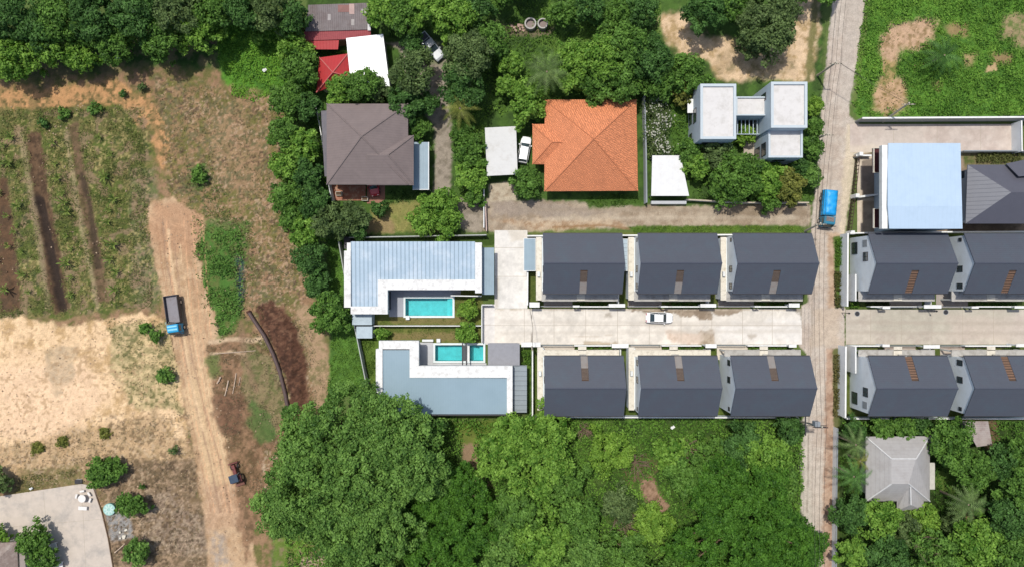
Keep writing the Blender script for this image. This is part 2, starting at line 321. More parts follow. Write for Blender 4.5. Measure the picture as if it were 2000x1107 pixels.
L_GROUND = [
 # left fields
 Py([(-300,120),(430,130),(545,175),(565,330),(610,560),(650,720),(610,830),(545,900),(510,1300),(-300,1300)], (160,128,98), 0.6, 2.5, 1, (116,112,66), .5, 1.3),
 Py([(-200,100),(620,60),(640,120),(540,180),(430,130),(250,140),(-200,160)], (120,112,80), 1, 2.0, 1, DGR, .5, 2.0),
 Py([(420,50),(600,50),(620,215),(540,185),(500,200),(450,180),(428,130)], (98,148,52), .5, 1.5, 1, (78,120,46), .5, 1.0),
 Py([(-200,180),(120,168),(220,160),(300,190),(330,250),(345,330),(318,345),(295,260),(240,215),(100,212),(-200,222)], (206,156,108), .5, 1.5, .95, (150,124,82), .45, .9),
 Py([(-200,222),(240,205),(285,260),(300,330),(310,470),(312,590),(200,615),(-200,635)], (132,122,76), .5, 1.5, .95, (92,106,48), .58, 1.1),
 Py([(250,330),(300,330),(320,560),(300,610),(260,600)], (158,138,112), .5, 1.2, .8, (110,118,75), .5, 1.0),
 Py([(330,150),(540,190),(560,330),(600,540),(560,560),(470,440),(400,420),(330,380)], (162,132,98), .5, 2.0, .9, (116,114,62), .48, 0.9),
 Py([(420,220),(470,200),(520,330),(480,400),(420,360)], (174,142,110), 1.0, 2.5, .7, (136,114,84), .4, .8),
 Py([(372,330),(402,318),(412,350),(392,378),(370,362)], (88,118,58), .3, .8, .9),
 Py([(380,430),(440,430),(480,440),(470,470),(400,470)], (105,128,70), .4, 1.0, .8, (150,135,105), .4, .8),
 Py([(382,480),(400,440),(445,445),(482,436),(476,500),(477,590),(455,640),(428,655),(410,600),(392,540)], (80,122,52), .6, 1.8, .95, (104,116,62), .42, .8),
 Py([(462,500),(474,498),(478,570),(470,600),(462,560)], (62,84,92), .3, .5, .8),
 Sp([(0,215),(290,210),(310,600),(0,625)], (92,98,56), .5, .58, .75), Sp([(0,215),(290,210),(310,600),(0,625)], (182,166,112), .3, .67, .7), Sp([(0,215),(290,210),(310,600),(0,625)], (150,126,100), 1.2, .58, .75), Sp([(0,215),(290,210),(310,600),(0,625)], (62,72,44), .3, .7, .8),
 Sp([(300,150),(545,180),(600,540),(560,590),(480,640),(440,440),(330,380)], (112,108,76), .4, .58, .8), Sp([(300,150),(545,180),(600,540),(640,780),(500,640),(440,440),(330,380)], (194,164,134), .3, .67, .7), Sp([(300,150),(545,180),(600,540),(640,780),(500,640),(440,440),(330,380)], (98,80,64), .3, .70, .8),
 # planting beds with moist furrows
 Py([(-10,350),(14,345),(30,480),(42,600),(20,610),(0,610)], (112,86,64), .4, .6, 1, (95,76,58), .5, .9),
 Py([(50,262),(80,258),(96,380),(118,500),(133,604),(108,616),(90,560),(74,460),(60,360)], (112,88,66), .3, .6, 1, (84,66,50), .5, .9),
 Ln([(74,390),(84,430),(98,500),(112,560),(120,602)], (58,48,42), .75, .6, .95),
 Py([(134,245),(152,240),(174,370),(196,470),(212,590),(190,592),(175,480),(155,380)], (126,102,78), .3, .6, 1, (100,86,60), .5, .9),
 Ln([(160,340),(172,395),(182,460),(190,520)], (74,62,50), .45, .5, .8),
 Ln([(40,260),(60,380),(80,500),(95,600)], (170,150,118), .4, .5, .6), Ln([(128,260),(150,400),(175,520),(190,600)], (178,158,124), .35, .5, .6),
 # sandy lot
 Py([(-300,640),(60,622),(130,640),(215,618),(300,612),(335,650),(345,720),(365,820),(375,880),(300,900),(160,905),(90,925),(-300,950)], (243,208,164), .4, 1.4, 1, (200,166,120), .38, 1.6),
 Py([(-100,720),(80,690),(160,700),(200,780),(120,860),(-100,840)], (246,210,172), 1.5, 3, .8),
 Py([(210,640),(330,630),(345,720),(350,800),(260,790),(215,720)], (214,190,142), .5, 2.0, .8, (150,142,96), .5, .9),
 Py([(85,680),(150,675),(145,740),(110,770),(90,730)], (168,152,125), .5, 1.2, .6, (200,175,140), .5, .6),
 Py([(-60,880),(160,850),(300,800),(380,890),(380,960),(240,940),(-60,950)], (200,168,128), .8, 2.0, .8, (158,136,100), .46, .8),
 Py([(40,915),(150,905),(165,940),(100,960),(25,968)], (140,124,84), .4, 1.0, .8, (105,105,60), .5, .6),
 Py([(200,900),(380,890),(405,1050),(410,1250),(215,1250),(205,1000)], (168,142,114), .5, 1.8, .95, (118,100,76), .5, .7),
 Py([(280,960),(330,950),(400,1000),(400,1080),(280,1080)], (142,122,104), .8, 2.0, .8, (176,156,132), .45, .6),
 Py([(208,1000),(255,1000),(262,1050),(215,1058)], (160,160,158), .3, .5, .8),
 Sp([(0,640),(330,615),(380,880),(0,940)], (188,156,118), .4, .68, .7), Sp([(210,640),(330,630),(350,800),(250,790)], (112,112,70), .4, .62, .8), Sp([(0,840),(380,790),(400,1107),(0,960)], (130,108,80), .4, .62, .75), Sp([(0,840),(380,790),(400,1107),(0,960)], (210,184,152), .3, .66, .5), Sp([(200,900),(400,900),(400,1107),(200,1107)], (90,74,58), .35, .64, .8),
 Sp([(403,670),(600,650),(640,780),(500,1000),(440,860)], (200,178,150), .3, .64, .8), Sp([(403,670),(600,650),(640,780),(500,1000),(440,860)], (84,70,52), .35, .66, .8),
 Sp([(0,160),(310,170),(345,330),(300,300),(0,220)], (96,92,56), .5, .64, .8),
 # dirt road
 Py(DIRT_ROAD, (206,174,138), .25, .6, 1, (188,154,118), .45, 1.6),
 Py([(330,600),(412,600),(426,655),(405,690),(360,700)], (212,178,140), .8, 1, .7),
 Py([(300,395),(345,388),(396,430),(380,500),(315,500),(292,450)], (192,150,116), .8, 1.5, .75),
 Py([(355,760),(400,700),(440,850),(470,930),(450,960),(405,940),(382,860)], (222,190,148), .5, .8, .8),
 Py([(400,950),(465,940),(478,1030),(405,1035)], (204,170,138), .6, 1, .8, (186,152,120), .45, .8),
 Py([(412,1042),(440,1038),(450,1107),(460,1250),(415,1250)], (166,160,152), .8, .9, .6, (205,178,145), .4, .6),
 Ln([(318,430),(322,500),(345,600),(362,700),(385,800),(410,900),(430,1000)], (170,138,112), .13, .22, .8),
 Ln([(340,470),(350,560),(375,700),(400,800),(430,900),(450,1000)], (170,138,112), .12, .22, .8),
 Ln([(328,450),(335,520),(356,640),(372,740),(396,840)], (236,204,162), .2, .3, .7),
 Ln([(352,480),(366,580),(384,690),(412,790),(440,890)], (234,202,160), .16, .3, .7),
 Ln([(306,440),(316,520),(334,620)], (180,138,104), .1, .2, .7), Ln([(362,470),(384,580),(404,650)], (190,148,112), .1, .2, .6),
 Ln([(314,420),(322,520),(338,640),(363,760),(387,880),(413,1000)], (178,138,106), .07, .15, .7),
 Ln([(324,420),(332,520),(347,640),(371,760),(394,880),(420,1000)], (236,184,141), .07, .15, .7),
 Ln([(350,420),(358,520),(371,640),(392,760),(413,880),(439,1000)], (184,143,110), .07, .15, .7),
 Ln([(358,420),(366,520),(378,640),(398,760),(418,880),(444,1000)], (232,180,139), .07, .15, .7),
 Ln([(366,420),(374,520),(385,640),(404,760),(424,880),(450,1000)], (180,140,108), .07, .15, .7),
 Ln([(374,420),(382,520),(392,640),(411,760),(429,880),(455,1000)], (226,176,135), .07, .15, .7),
 Ln([(386,420),(394,520),(403,640),(420,760),(438,880),(464,1000)], (186,145,111), .07, .15, .7),
 Ln([(394,420),(402,520),(410,640),(427,760),(443,880),(469,1000)], (230,179,138), .07, .15, .7),
 # cleared strip east of the road
 Py([(403,670),(480,650),(520,700),(545,760),(565,830),(520,900),(480,1100),(440,860),(410,740)], (156,122,94), .5, 1.5, .9, (110,88,64), .5, .9),
 Py([(470,660),(540,700),(560,800),(520,860),(478,760)], (150,138,100), .5, 1.5, .7, (96,112,62), .45, .8),
 Py([(490,780),(520,800),(540,850),(510,870),(485,830)], (82,112,56), .4, 1.0, .8),
 Py([(400,700),(425,690),(432,730),(408,745)], (105,122,66), .4, .8, .8),
 Py([(415,780),(470,770),(470,850),(430,850)], (132,98,76), .6, 1.3, .8, (100,76,60), .5, .6),
 Ln([(410,668),(450,662),(495,664),(520,655)], (214,186,152), .35, .4, .9), Ln([(412,690),(450,686),(478,690)], (212,184,150), .2, .3, .9),
 Ln([(470,630),(478,700),(500,760)], (150,120,96), .5, .6, .6),
 Py([(505,600),(530,590),(556,600),(580,640),(600,700),(606,780),(600,812),(572,815),(560,740),(540,690),(515,650)], (112,80,62), .35, 1.0, 1, (92,64,50), .5, .7), Sp([(500,590),(560,590),(612,790),(560,815)], (134,102,80), .4, .68, .7), Sp([(500,590),(560,590),(612,790),(560,815)], (70,50,40), .35, .6, .8),
 Py([(575,590),(620,600),(645,700),(640,790),(612,790),(603,700),(585,640)], (186,156,124), .5, 1.0, .8, (140,128,90), .42, .7),
 # bright grass strip beside the first villa's wall
 Py([(638,465),(682,470),(675,560),(688,620),(712,700),(722,770),(640,775),(646,660),(640,590),(645,530)], (96,136,56), .3, .6, 1, (78,112,48), .45, 1.0),
 # yards, middle block
 Py([(600,-40),(1610,-40),(1600,400),(950,400),(945,455),(640,462),(600,300)], (82,112,50), .3, .8, 1, (64,88,42), .5, 1.5),
 Py([(752,85),(780,95),(800,180),(850,250),(846,380),(905,390),(945,395),(948,452),(905,452),(880,400),(882,250),(870,120),(868,95),(800,80)], (168,156,140), .3, .6, 1, (138,128,112), .42, .9),
 Py([(800,80),(880,80),(880,130),(790,120)], (150,144,122), .4, .8, .9, (104,120,72), .5, .6),
 Py([(725,398),(850,392),(858,452),(730,455)], (152,146,88), .4, .7, .95, (128,134,72), .4, 1.2),
 Py([(700,425),(760,425),(770,455),(690,455)], (165,140,104), .4, .8, .8),
 Py([(945,388),(1060,392),(1300,402),(1586,400),(1584,440),(1500,445),(1230,446),(1120,446),(1040,452),(945,452)], (184,168,146), .25, .5, 1, (160,142,120), .45, 1.8),
 Py([(960,395),(1080,398),(1200,415),(1100,425),(960,420)], (164,150,136), .5, 1.0, .7),
 Py([(1400,400),(1560,396),(1575,420),(1420,425)], (150,132,110), .5, 1.2, .8),
 Py([(960,430),(1200,428),(1230,444),(1050,452)], (204,180,150), .4, .7, .7, (166,132,98), .42, .6),
 Ln([(1080,444),(1180,440),(1230,447)], (150,116,80), .2, .3, .8),
 Ln([(1040,430),(1300,425),(1560,425)], (205,190,168), .3, .6, .5), Ln([(1040,410),(1300,412),(1560,412)], (160,144,124), .25, .5, .5),
 Py([(1225,442),(1560,440),(1578,455),(1240,458)], (92,120,48), .2, .3, 1, (74,100,42), .45, .8),
 Py([(1140,388),(1240,380),(1262,402),(1150,408)], (78,108,44), .3, .5, .95),
 Py([(1272,35),(1330,22),(1345,60),(1420,75),(1450,95),(1500,110),(1545,30),(1560,-60),(1612,-60),(1590,155),(1400,158),(1385,125),(1330,110),(1300,80)], (228,198,162), .7, 1.4, 1, (188,160,118), .42, .9),
 Py([(1440,80),(1520,90),(1560,140),(1440,140),(1400,150),(1395,120)], (196,170,136), .5, 1.2, .7, (120,112,76), .42, .8),
 Py([(1590,-50),(1605,-50),(1585,160),(1572,160)], (120,118,72), .3, .5, .9),
 Py([(1255,190),(1420,175),(1440,300),(1260,300)], (84,118,48), .3, .5, 1, (66,96,42), .45, .8),
 Py([(1050,10),(1290,10),(1290,90),(1050,110)], (100,130,56), .4, 1, .9, (70,98,46), .5, 1.0),
 Py([(955,40),(1080,55),(1080,70),(955,75)], (128,114,92), .4, .8, .8),
 Py([(955,360),(1012,352),(1010,392),(955,395)], (196,182,158), .2, .25, 1, (170,152,128), .35, .8),
 # top right field
 Py([(1690,-60),(2300,-60),(2300,228),(1678,230),(1660,200)], (96,142,52), .3, .6, 1, (76,116,46), .47, 1.4),
 Py([(1722,72),(1745,52),(1790,40),(1828,48),(1828,78),(1790,92),(1762,98),(1750,128),(1728,140),(1718,105)], (204,170,138), .8, 1.5, 1, (158,132,96), .38, .6),
 Py([(1716,150),(1762,155),(1772,190),(1768,218),(1704,218),(1702,195)], (200,166,130), .8, 1.4, 1, (150,128,82), .4, .6),
 Py([(1725,115),(1750,120),(1752,160),(1725,165)], (178,152,104), .3, .9, .9, (110,120,60), .5, .6),
 Py([(1840,45),(1885,50),(1890,68),(1845,72)], (166,134,100), .8, 1.0, .8), Py([(1878,105),(1905,105),(1900,125),(1884,128)], (180,150,112), .6, .9, .8),
 Py([(1930,128),(1945,120),(1948,138),(1925,142)], (208,176,134), .2, .4, .9), Py([(1940,105),(1975,108),(1970,122),(1942,120)], (166,134,100), .7, 1.0, .8),
 Py([(1960,30),(2060,15),(2060,110),(1985,95),(1975,70),(1955,78)], (174,148,116), .8, 1.6, .85, (110,120,68), .45, .7),
 Py([(1820,160),(1840,155),(1835,178),(1822,172)], (150,130,92), .3, .6, .7),
 Py([(1660,25),(1692,0),(1700,0),(1672,215),(1662,205)], (122,132,76), .2, .4, .7),
 # the lane between the two housing estates
 Py(LANE, (208,195,180), .12, .25, 1, (198,182,166), .45, 2.5),
 Py([(1655,-60),(1690,-60),(1678,60),(1660,200),(1640,200)], (196,184,170), .6, .6, .7),
 Py([(1616,455),(1645,455),(1640,600),(1618,600)], (200,172,144), .3, .5, .9, (176,146,118), .45, .8),
 Py([(1614,680),(1638,680),(1634,1250),(1602,1250)], (192,162,138), .3, .4, .9, (168,134,110), .45, .7),
 Py([(1566,820),(1580,800),(1585,1000),(1602,1107),(1590,1107),(1562,1000)], (206,196,180), .2, .3, .9),
 Py([(1590,600),(1640,600),(1640,675),(1580,675)], (206,186,162), .5, .8, .6),
 Ln([(1606,240),(1594,440),(1586,600),(1580,820),(1576,1000)], (160,146,130), .08, .14, .7),
 Ln([(1640,20),(1622,150),(1608,300),(1602,450)], (176,162,148), .12, .2, .6), Ln([(1655,20),(1640,150),(1626,300),(1616,450)], (170,158,146), .12, .2, .6),
 Py([(1655,245),(1700,245),(1700,300),(1672,305),(1650,460),(1640,460),(1648,320)], (222,206,180), .3, .4, .9),
 # woods at the foot of the picture
 Py([(580,830),(1566,812),(1562,1000),(1600,1107),(1600,1300),(540,1300),(545,1000)], (80,104,46), .4, 1.0, 1, (60,82,38), .5, 1.6),
 Py([(900,830),(935,850),(930,900),(960,950),(940,960),(905,920)], (162,134,108), .4, .8, .9),
 Py([(885,825),(985,818),(985,850),(900,870)], (108,124,52), .3, .8, .9),
 Py([(1250,935),(1275,925),(1285,960),(1308,985),(1300,1005),(1270,990),(1255,965)], (170,138,114), .3, .5, 1, (130,104,80), .4, .5),
 Py([(1215,900),(1260,885),(1300,905),(1275,935),(1225,950)], (120,100,74), .4, 1.0, .8, (88,98,52), .5, .6),
 Py([(1205,1010),(1250,1000),(1245,1060),(1210,1050)], (104,92,70), .4, .8, .7),
 Py([(525,1010),(560,1000),(640,1080),(640,1110),(540,1110)], (112,132,58), .4, 1, .9, (150,136,100), .4, .8),
 Py([(588,1092),(640,1078),(650,1112),(580,1115)], (196,174,148), .2, .4, .9),
 # bottom right gardens
 Py([(1636,815),(2300,815),(2300,1300),(1636,1300)], (72,94,42), .3, .8, 1, (56,74,36), .5, 1.5),
 Py([(1825,905),(1950,910),(1950,960),(1830,960)], (96,120,52), .4, .8, .9), Py([(1845,1000),(1900,995),(1905,1030),(1850,1030)], (158,132,100), .3, .8, .9),
 Py([(1890,822),(1950,822),(1950,870),(1930,880)], (120,96,72), .3, .6, .8),
 # villa lawns and house plots
 Py([(722,560),(944,560),(944,672),(720,672)], (120,124,66), .2, .3, 1, (98,112,52), .45, .9),
 Py([(760,618),(900,618),(900,632),(760,632)], (140,124,84), .3, .6, .7), Py([(770,650),(900,648),(900,664),(770,664)], (148,128,90), .3, .7, .7),
 Py([(700,640),(745,640),(745,770),(728,770)], (100,124,52), .2, .3, 1),
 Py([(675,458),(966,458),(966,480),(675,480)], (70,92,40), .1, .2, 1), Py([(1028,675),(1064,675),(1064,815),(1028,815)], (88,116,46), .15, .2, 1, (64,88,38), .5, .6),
 Py([(1030,455),(1566,455),(1566,602),(1030,602)], (104,112,56), .05, .1, 1, (84,98,46), .45, .7),
 Py([(1044,678),(1560,678),(1560,815),(1044,815)], (96,112,50), .05, .1, 1, (78,96,42), .45, .7),
 Py([(1656,455),(2300,455),(2300,602),(1656,602)], (92,108,52), .05, .1, 1, (74,92,42), .45, .7),
 Py([(1653,676),(2300,676),(2300,815),(1653,815)], (104,112,60), .05, .1, 1, (82,98,46), .45, .7),
 Py([(1628,462),(1643,462),(1643,600),(1632,600)], (88,112,50), .15, .3, 1), Py([(1626,680),(1640,680),(1638,1107),(1634,1107)], (96,104,56), .15, .3, .9),
 Py([(1680,300),(2300,300),(2300,455),(1680,455)], (160,140,118), .1, .2, 1, (140,122,102), .45, 1.5),
 Py([(1880,302),(2300,296),(2300,325),(1885,328)], (128,118,84), .2, .4, 1, (92,104,56), .5, .6),
]
EXT = 1500.0
def axis(lo, hi, st):
    a = list(np.arange(lo, hi+1e-6, st)); d = st
    left = []; v = lo
    while v > -EXT: d *= 1.35; v -= d; left.append(v)
    d = st; right = []; v = a[-1]
    while v < EXT: d *= 1.35; v += d; right.append(v)
    return np.array(left[::-1]+a+right)
gx = axis(-88, 88, 0.2); gy = axis(-50, 50, 0.2)
GX, GY = np.meshgrid(gx, gy)
GC = evalcol(GX, GY, L_GROUND, C(98, 116, 62))
lf = gpoly([(-300,120),(540,140),(600,560),(640,720),(560,900),(500,1300),(-300,1300)])
LM = sstep(0, 3, sdist(GX, GY, lf))*(1-sstep(-1, 1, sdist(GX, GY, gpoly([(-60,945),(150,940),(200,950),(225,1110),(-60,1110)]))))
GZ = LM*((fbm(GX, GY, 2.5, 11)-0.5)*0.30 + (fbm(GX, GY, 0.6, 12)-0.5)*0.14)
for pts, dep, wd_ in (([(78,400),(98,500),(120,602)], .55, .8), ([(165,380),(182,460),(200,585)], .3, .6), ([(8,350),(20,480),(30,605)], .3, .9), ([(60,270),(70,350),(80,410)], .25, .7)):
    dd = ldist(GX, GY, gpoly(pts)); GZ -= dep*np.exp(-(dd/wd_)**2)
dd = ldist(GX, GY, gpoly([(318,430),(322,500),(345,600),(362,700),(385,800),(410,900),(430,1000)])); GZ -= .07*np.exp(-(dd/.22)**2)
dd = ldist(GX, GY, gpoly([(340,470),(350,560),(375,700),(400,800),(430,900),(450,1000)])); GZ -= .07*np.exp(-(dd/.22)**2)
mound = sdist(GX, GY, gpoly([(515,600),(556,605),(585,660),(604,790),(575,812),(545,690)])); GZ += .75*sstep(-.6, 1.4, mound+1.2*(fbm(GX, GY, 1.2, 14)-.5))*(0.2+1.3*fbm(GX, GY, .7, 4, 4, .7))
pond = sdist(GX, GY, gpoly([(464,500),(474,498),(478,570),(470,600),(462,560)])); GZ -= .4*sstep(-.4, .4, pond)
# the grid is cut open for the two swimming pools
def cellmask(x0, y0, x1, y1):
    cx = (GX[:-1, :-1]+GX[1:, 1:])/2; cy = (GY[:-1, :-1]+GY[1:, 1:])/2
    return (cx > x0) & (cx < x1) & (cy > y0) & (cy < y1)
def px_rect(x0, y0, x1, y1, z=0): a = W(x0, y1, z); b = W(x1, y0, z); return a.x, a.y, b.x, b.y
POOL1 = px_rect(792, 582, 884, 616); POOL2 = px_rect(850, 673, 944, 704)
hole = cellmask(*POOL1) | cellmask(*POOL2)
tag(grid_mesh('ground', GX, GY, GZ, GC, M_GROUND, ~hole), kind='structure')
def cut_sheet(name, polyp, soft=0.35, dz=0.004):
    "piece of the same sheet laid 4 mm above it, so that it keeps the worn, blended edge"
    P = gpoly(polyp); cx = (GX[:-1, :-1]+GX[1:, 1:])/2; cy = (GY[:-1, :-1]+GY[1:, 1:])/2
    d = sdist(cx, cy, P)+(fbm(cx, cy, 1.0, 77)-.5)*soft
    return tag(grid_mesh(name, GX, GY, GZ+dz, GC, M_GROUND, d > 0), kind='structure')
cut_sheet('dirt_road', DIRT_ROAD); cut_sheet('lane_road', LANE, .1)
cut_sheet('gravel_path', [(752,85),(780,95),(800,180),(850,250),(846,380),(905,390),(944,395),(944,452),(905,452),(880,400),(882,250),(870,120)])
cut_sheet('side_lane', [(960,392),(1060,395),(1300,402),(1580,400),(1580,438),(1500,444),(1230,445),(1120,445),(1040,449),(960,449)])
cut_sheet('sand_lot', [(-80,640),(60,622),(130,640),(215,618),(300,612),(335,650),(345,720),(365,820),(375,880),(300,900),(160,905),(90,925),(-80,950)])

# ---------------------------------------------------------------- concrete paving: real slabs, stained
def paving(name, x0, y0, x1, y1, z, col, layers, joints=(), th=0.12, st=0.2, mott=None):
    a = W(x0, y1); b = W(x1, y0); nx = max(2, int((b.x-a.x)/st)); ny = max(2, int((b.y-a.y)/st))
    xs = np.linspace(a.x, b.x, nx); ys = np.linspace(a.y, b.y, ny); X, Y = np.meshgrid(xs, ys)
    base = Py([(x0-50, y0-50), (x1+50, y0-50), (x1+50, y1+50), (x0-50, y1+50)], col, .1, .1, 1, mott or tuple(c*0.94 for c in col), .42, 2.0)
    cc = evalcol(X, Y, [base]+list(layers), C(*col))
    # slab-to-slab tone differences
    if joints:
        jx = np.searchsorted(np.array([W(j, 0).x for j in joints[0]]), X) if joints[0] else 0*X
        jy = np.searchsorted(np.array(sorted(W(0, j).y for j in joints[1])), Y) if joints[1] else 0*Y
        cc = cc*(0.965+0.07*vnoise(jx*1.0+.01, jy*1.0+.01, 91))[..., None]
    o = grid_mesh(name, X, Y, X*0+z, cc, M_ROAD); tag(o, kind='structure')
    mb = MB(); e = 0.0
    mb.add([(a.x,a.y,z),(b.x,a.y,z),(b.x,b.y,z),(a.x,b.y,z),(a.x,a.y,z-th),(b.x,a.y,z-th),(b.x,b.y,z-th),(a.x,b.y,z-th)], [(0,4,5,1),(1,5,6,2),(2,6,7,3),(3,7,4,0)])
    k = mb.build(name+'_edge', M_KERB); tag(k, kind='structure')
    if joints:
        mj = MB()
        for j in joints[0]: x = W(j, 0).x; mj.box(x-.03, a.y+.01, z-.01, x+.03, b.y-.01, z+.004)
        for j in joints[1]: y = W(0, j).y; mj.box(a.x+.01, y-.03, z-.01, b.x-.01, y+.03, z+.0045)
        tag(mj.build(name+'_joints', M_JOINT), kind='structure')
    return o
M_KERB = mat('kerb_concrete', C(205, 198, 186), .9, .12, 3, dirt=C(140, 128, 112), damt=.5)
M_JOINT = mat('joint_filler', C(188, 176, 158), .95, .12, 4)
CREAM = (241, 233, 220)
paving('estate_road', 966, 602.5, 1566, 672, .06, CREAM, [
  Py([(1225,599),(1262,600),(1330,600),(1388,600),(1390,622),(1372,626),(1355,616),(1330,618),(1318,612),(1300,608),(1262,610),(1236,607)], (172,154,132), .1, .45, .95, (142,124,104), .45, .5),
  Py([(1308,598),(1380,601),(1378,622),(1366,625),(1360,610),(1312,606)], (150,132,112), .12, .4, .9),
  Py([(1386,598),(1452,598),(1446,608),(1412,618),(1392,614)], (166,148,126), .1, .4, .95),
  Py([(1362,646),(1394,642),(1396,674),(1366,676)], (200,182,160), .2, .6, .95, (166,148,126), .42, .4), Py([(1300,645),(1366,650),(1366,672),(1310,670)], (228,206,186), .3, .8, .8, (206,180,158), .45, .6),
  Py([(1320,650),(1370,655),(1375,665),(1330,668)], (226,208,190), .3, .7, .7),
  Py([(1140,665),(1210,668),(1200,674),(1140,674)], (190,172,146), .15, .3, .8),
  Py([(966,602),(1566,602),(1566,606),(966,605)], (205,190,168), .12, .25, .7),
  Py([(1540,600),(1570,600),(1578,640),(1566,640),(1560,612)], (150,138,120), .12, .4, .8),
  Py([(1400,630),(1566,620),(1566,672),(1400,672)], (240,236,230), .8, 1.0, .6),
  Ln([(980,628),(1250,630),(1560,634)], (214,204,190), .35, .5, .5), Ln([(980,650),(1250,648),(1560,646)], (212,202,188), .3, .5, .5), Py([(1180,612),(1192,610),(1194,618),(1182,620)], (176,164,148), .2, .3, .7), Py([(1460,652),(1480,650),(1476,660),(1462,660)], (190,178,162), .2, .4, .7),
  Ln([(1036,600),(1040,630),(1038,670)], (120,108,96), .05, .08, .8), Ln([(1088,655),(1160,657),(1200,653)], (205,190,170), .06, .1, .6)],
  joints=([1024, 1082, 1144, 1206, 1268, 1330, 1390, 1450, 1508], [635]))
paving('estate_entry', 966, 450, 1030, 602, .056, (242,237,228), [
  Py([(990,450),(1030,448),(1030,470),(1000,472)], (225,214,196), .3, .5, .7), Py([(966,540),(975,540),(972,600),(966,600)], (214,205,188), .2, .3, .7)],
  joints=([], [484, 540]))
paving('estate_forecourt', 941, 594, 966, 672, .052, (243,237,229), [], joints=([], [634]))
paving('cross_road', 1652, 604, 2140, 672, .05, (206,196,180), [
  Py([(1700,600),(1980,600),(1980,640),(1700,650)], (196,190,172), .8, 1.5, .6), Py([(1850,620),(2050,618),(2050,660),(1850,665)], (208,192,178), .8, 1.5, .6),
  Ln([(1650,628),(1800,630),(2100,632)], (188,176,160), .3, .4, .6), Ln([(1650,648),(1800,650),(2100,650)], (190,178,162), .3, .4, .6),
  Ln([(1643,606),(1647,628)], (120,110,98), .06, .1, .9)], joints=([1700, 1760, 1820, 1880, 1940, 2000, 2060], []), mott=(196,184,170))  # short dark line paints in the corner lamp post's cast shadow
paving('driveway', 1660, 243, 1992, 298, .05, (214,200,188), [
  Py([(1700,240),(1800,245),(1780,290),(1690,300)], (206,194,182), .8, 1.0, .6), Py([(1655,285),(1725,285),(1700,305),(1655,305)], (224,210,190), .4, .5, .7)], joints=([1745, 1830, 1915], []), mott=(204,188,176))
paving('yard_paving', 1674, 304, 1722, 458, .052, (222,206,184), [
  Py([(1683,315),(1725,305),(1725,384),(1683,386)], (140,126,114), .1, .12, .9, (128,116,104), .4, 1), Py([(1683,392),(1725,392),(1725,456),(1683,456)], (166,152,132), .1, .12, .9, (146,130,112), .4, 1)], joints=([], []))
M_PATIO_T = Py
pa = [W(-60, 985), W(0, 968), W(160, 944), W(184, 948), W(200, 1000), W(212, 1050), W(222, 1110), W(232, 1200), W(-60, 1200)]
PG = MB().slab([(p.x, p.y, .08) for p in pa], .2).build('patio', mat('patio_concrete', C(214, 200, 184), .9, .08, .8, dirt=C(160, 156, 150), dscale=.35, damt=.75))
tag(PG, kind='structure')
mj = MB()
for l in ([(85,958),(100,1110)], [(160,946),(168,1110)], [(0,1030),(204,1012)]):
    a, b = W(*l[0]), W(*l[1]); mj.wallseg((a.x, a.y), (b.x, b.y), .07, .084, .05)
tag(mj.build('patio_joints', M_JOINT), kind='structure')
a, b, c, d = W(182, 947), W(200, 1000), W(212, 1050), W(222, 1110)
ke = MB()
for p, q in ((a, b), (b, c), (c, d)): ke.wallseg((p.x, p.y), (q.x, q.y), 0, .16, .14)
tag(ke.build('patio_kerb', mat('brown_kerb', C(120, 98, 78), .9)), kind='structure')
# ---------------------------------------------------------------- buildings
GROUND_Z = 0.0
M_SLATE = mat('slate_roof_sheet', C(87,91,101), .55, .035, 1.2, stripe=('Y', 3.2, .02, .9, .16), dirt=C(86,98,108), dscale=.45, damt=.75)
M_WHITE = mat('white_render', C(250,250,246), .85, .03, 2, dirt=C(190,185,172), dscale=.8, damt=.4)
M_WALLG = mat('pale_grey_render', (.66,.70,.72), .85, .04, 2, dirt=C(190,190,182), dscale=.5, damt=.4)
M_CREAMT = mat('cream_concrete_ledge', C(240,232,214), .9, .05, 2, dirt=C(170,158,136), dscale=1.6, damt=.7)
M_CONC = mat('weathered_flat_concrete', C(196,192,184), .9, .08, 2, dirt=C(132,124,114), dscale=1.2, damt=.75)
M_CONC2 = mat('brownish_concrete_panel', C(150,144,138), .9, .06, 2, dirt=C(140,120,108), dscale=1.5, damt=.7)
M_SLAT = mat('brown_timber_slats', C(136,106,86), .8, .15, 5, stripe=('Y', 4.5, .03, .55, .35))
M_CANB = mat('blue_grey_canopy_sheet', C(150,172,184), .5, .05, 2, dirt=C(120,140,150), dscale=1, damt=.4, stripe=('X', 2.2, .01, .92, .2))
M_FRAME = mat('white_metal', C(240,242,240), .4, .03, 4)
M_DARKM = mat('dark_metal', C(62,60,62), .5, .1, 4)
M_GREYM = mat('grey_metal', C(150,156,160), .45, .06, 3)
M_GREYR = mat('grey_render', (.42,.43,.44), .9, .06, 2)  # plain mid-grey render, its own colour
M_RIDGE = mat('slate_ridge_cap', C(84,88,100), .6, .05, 3)

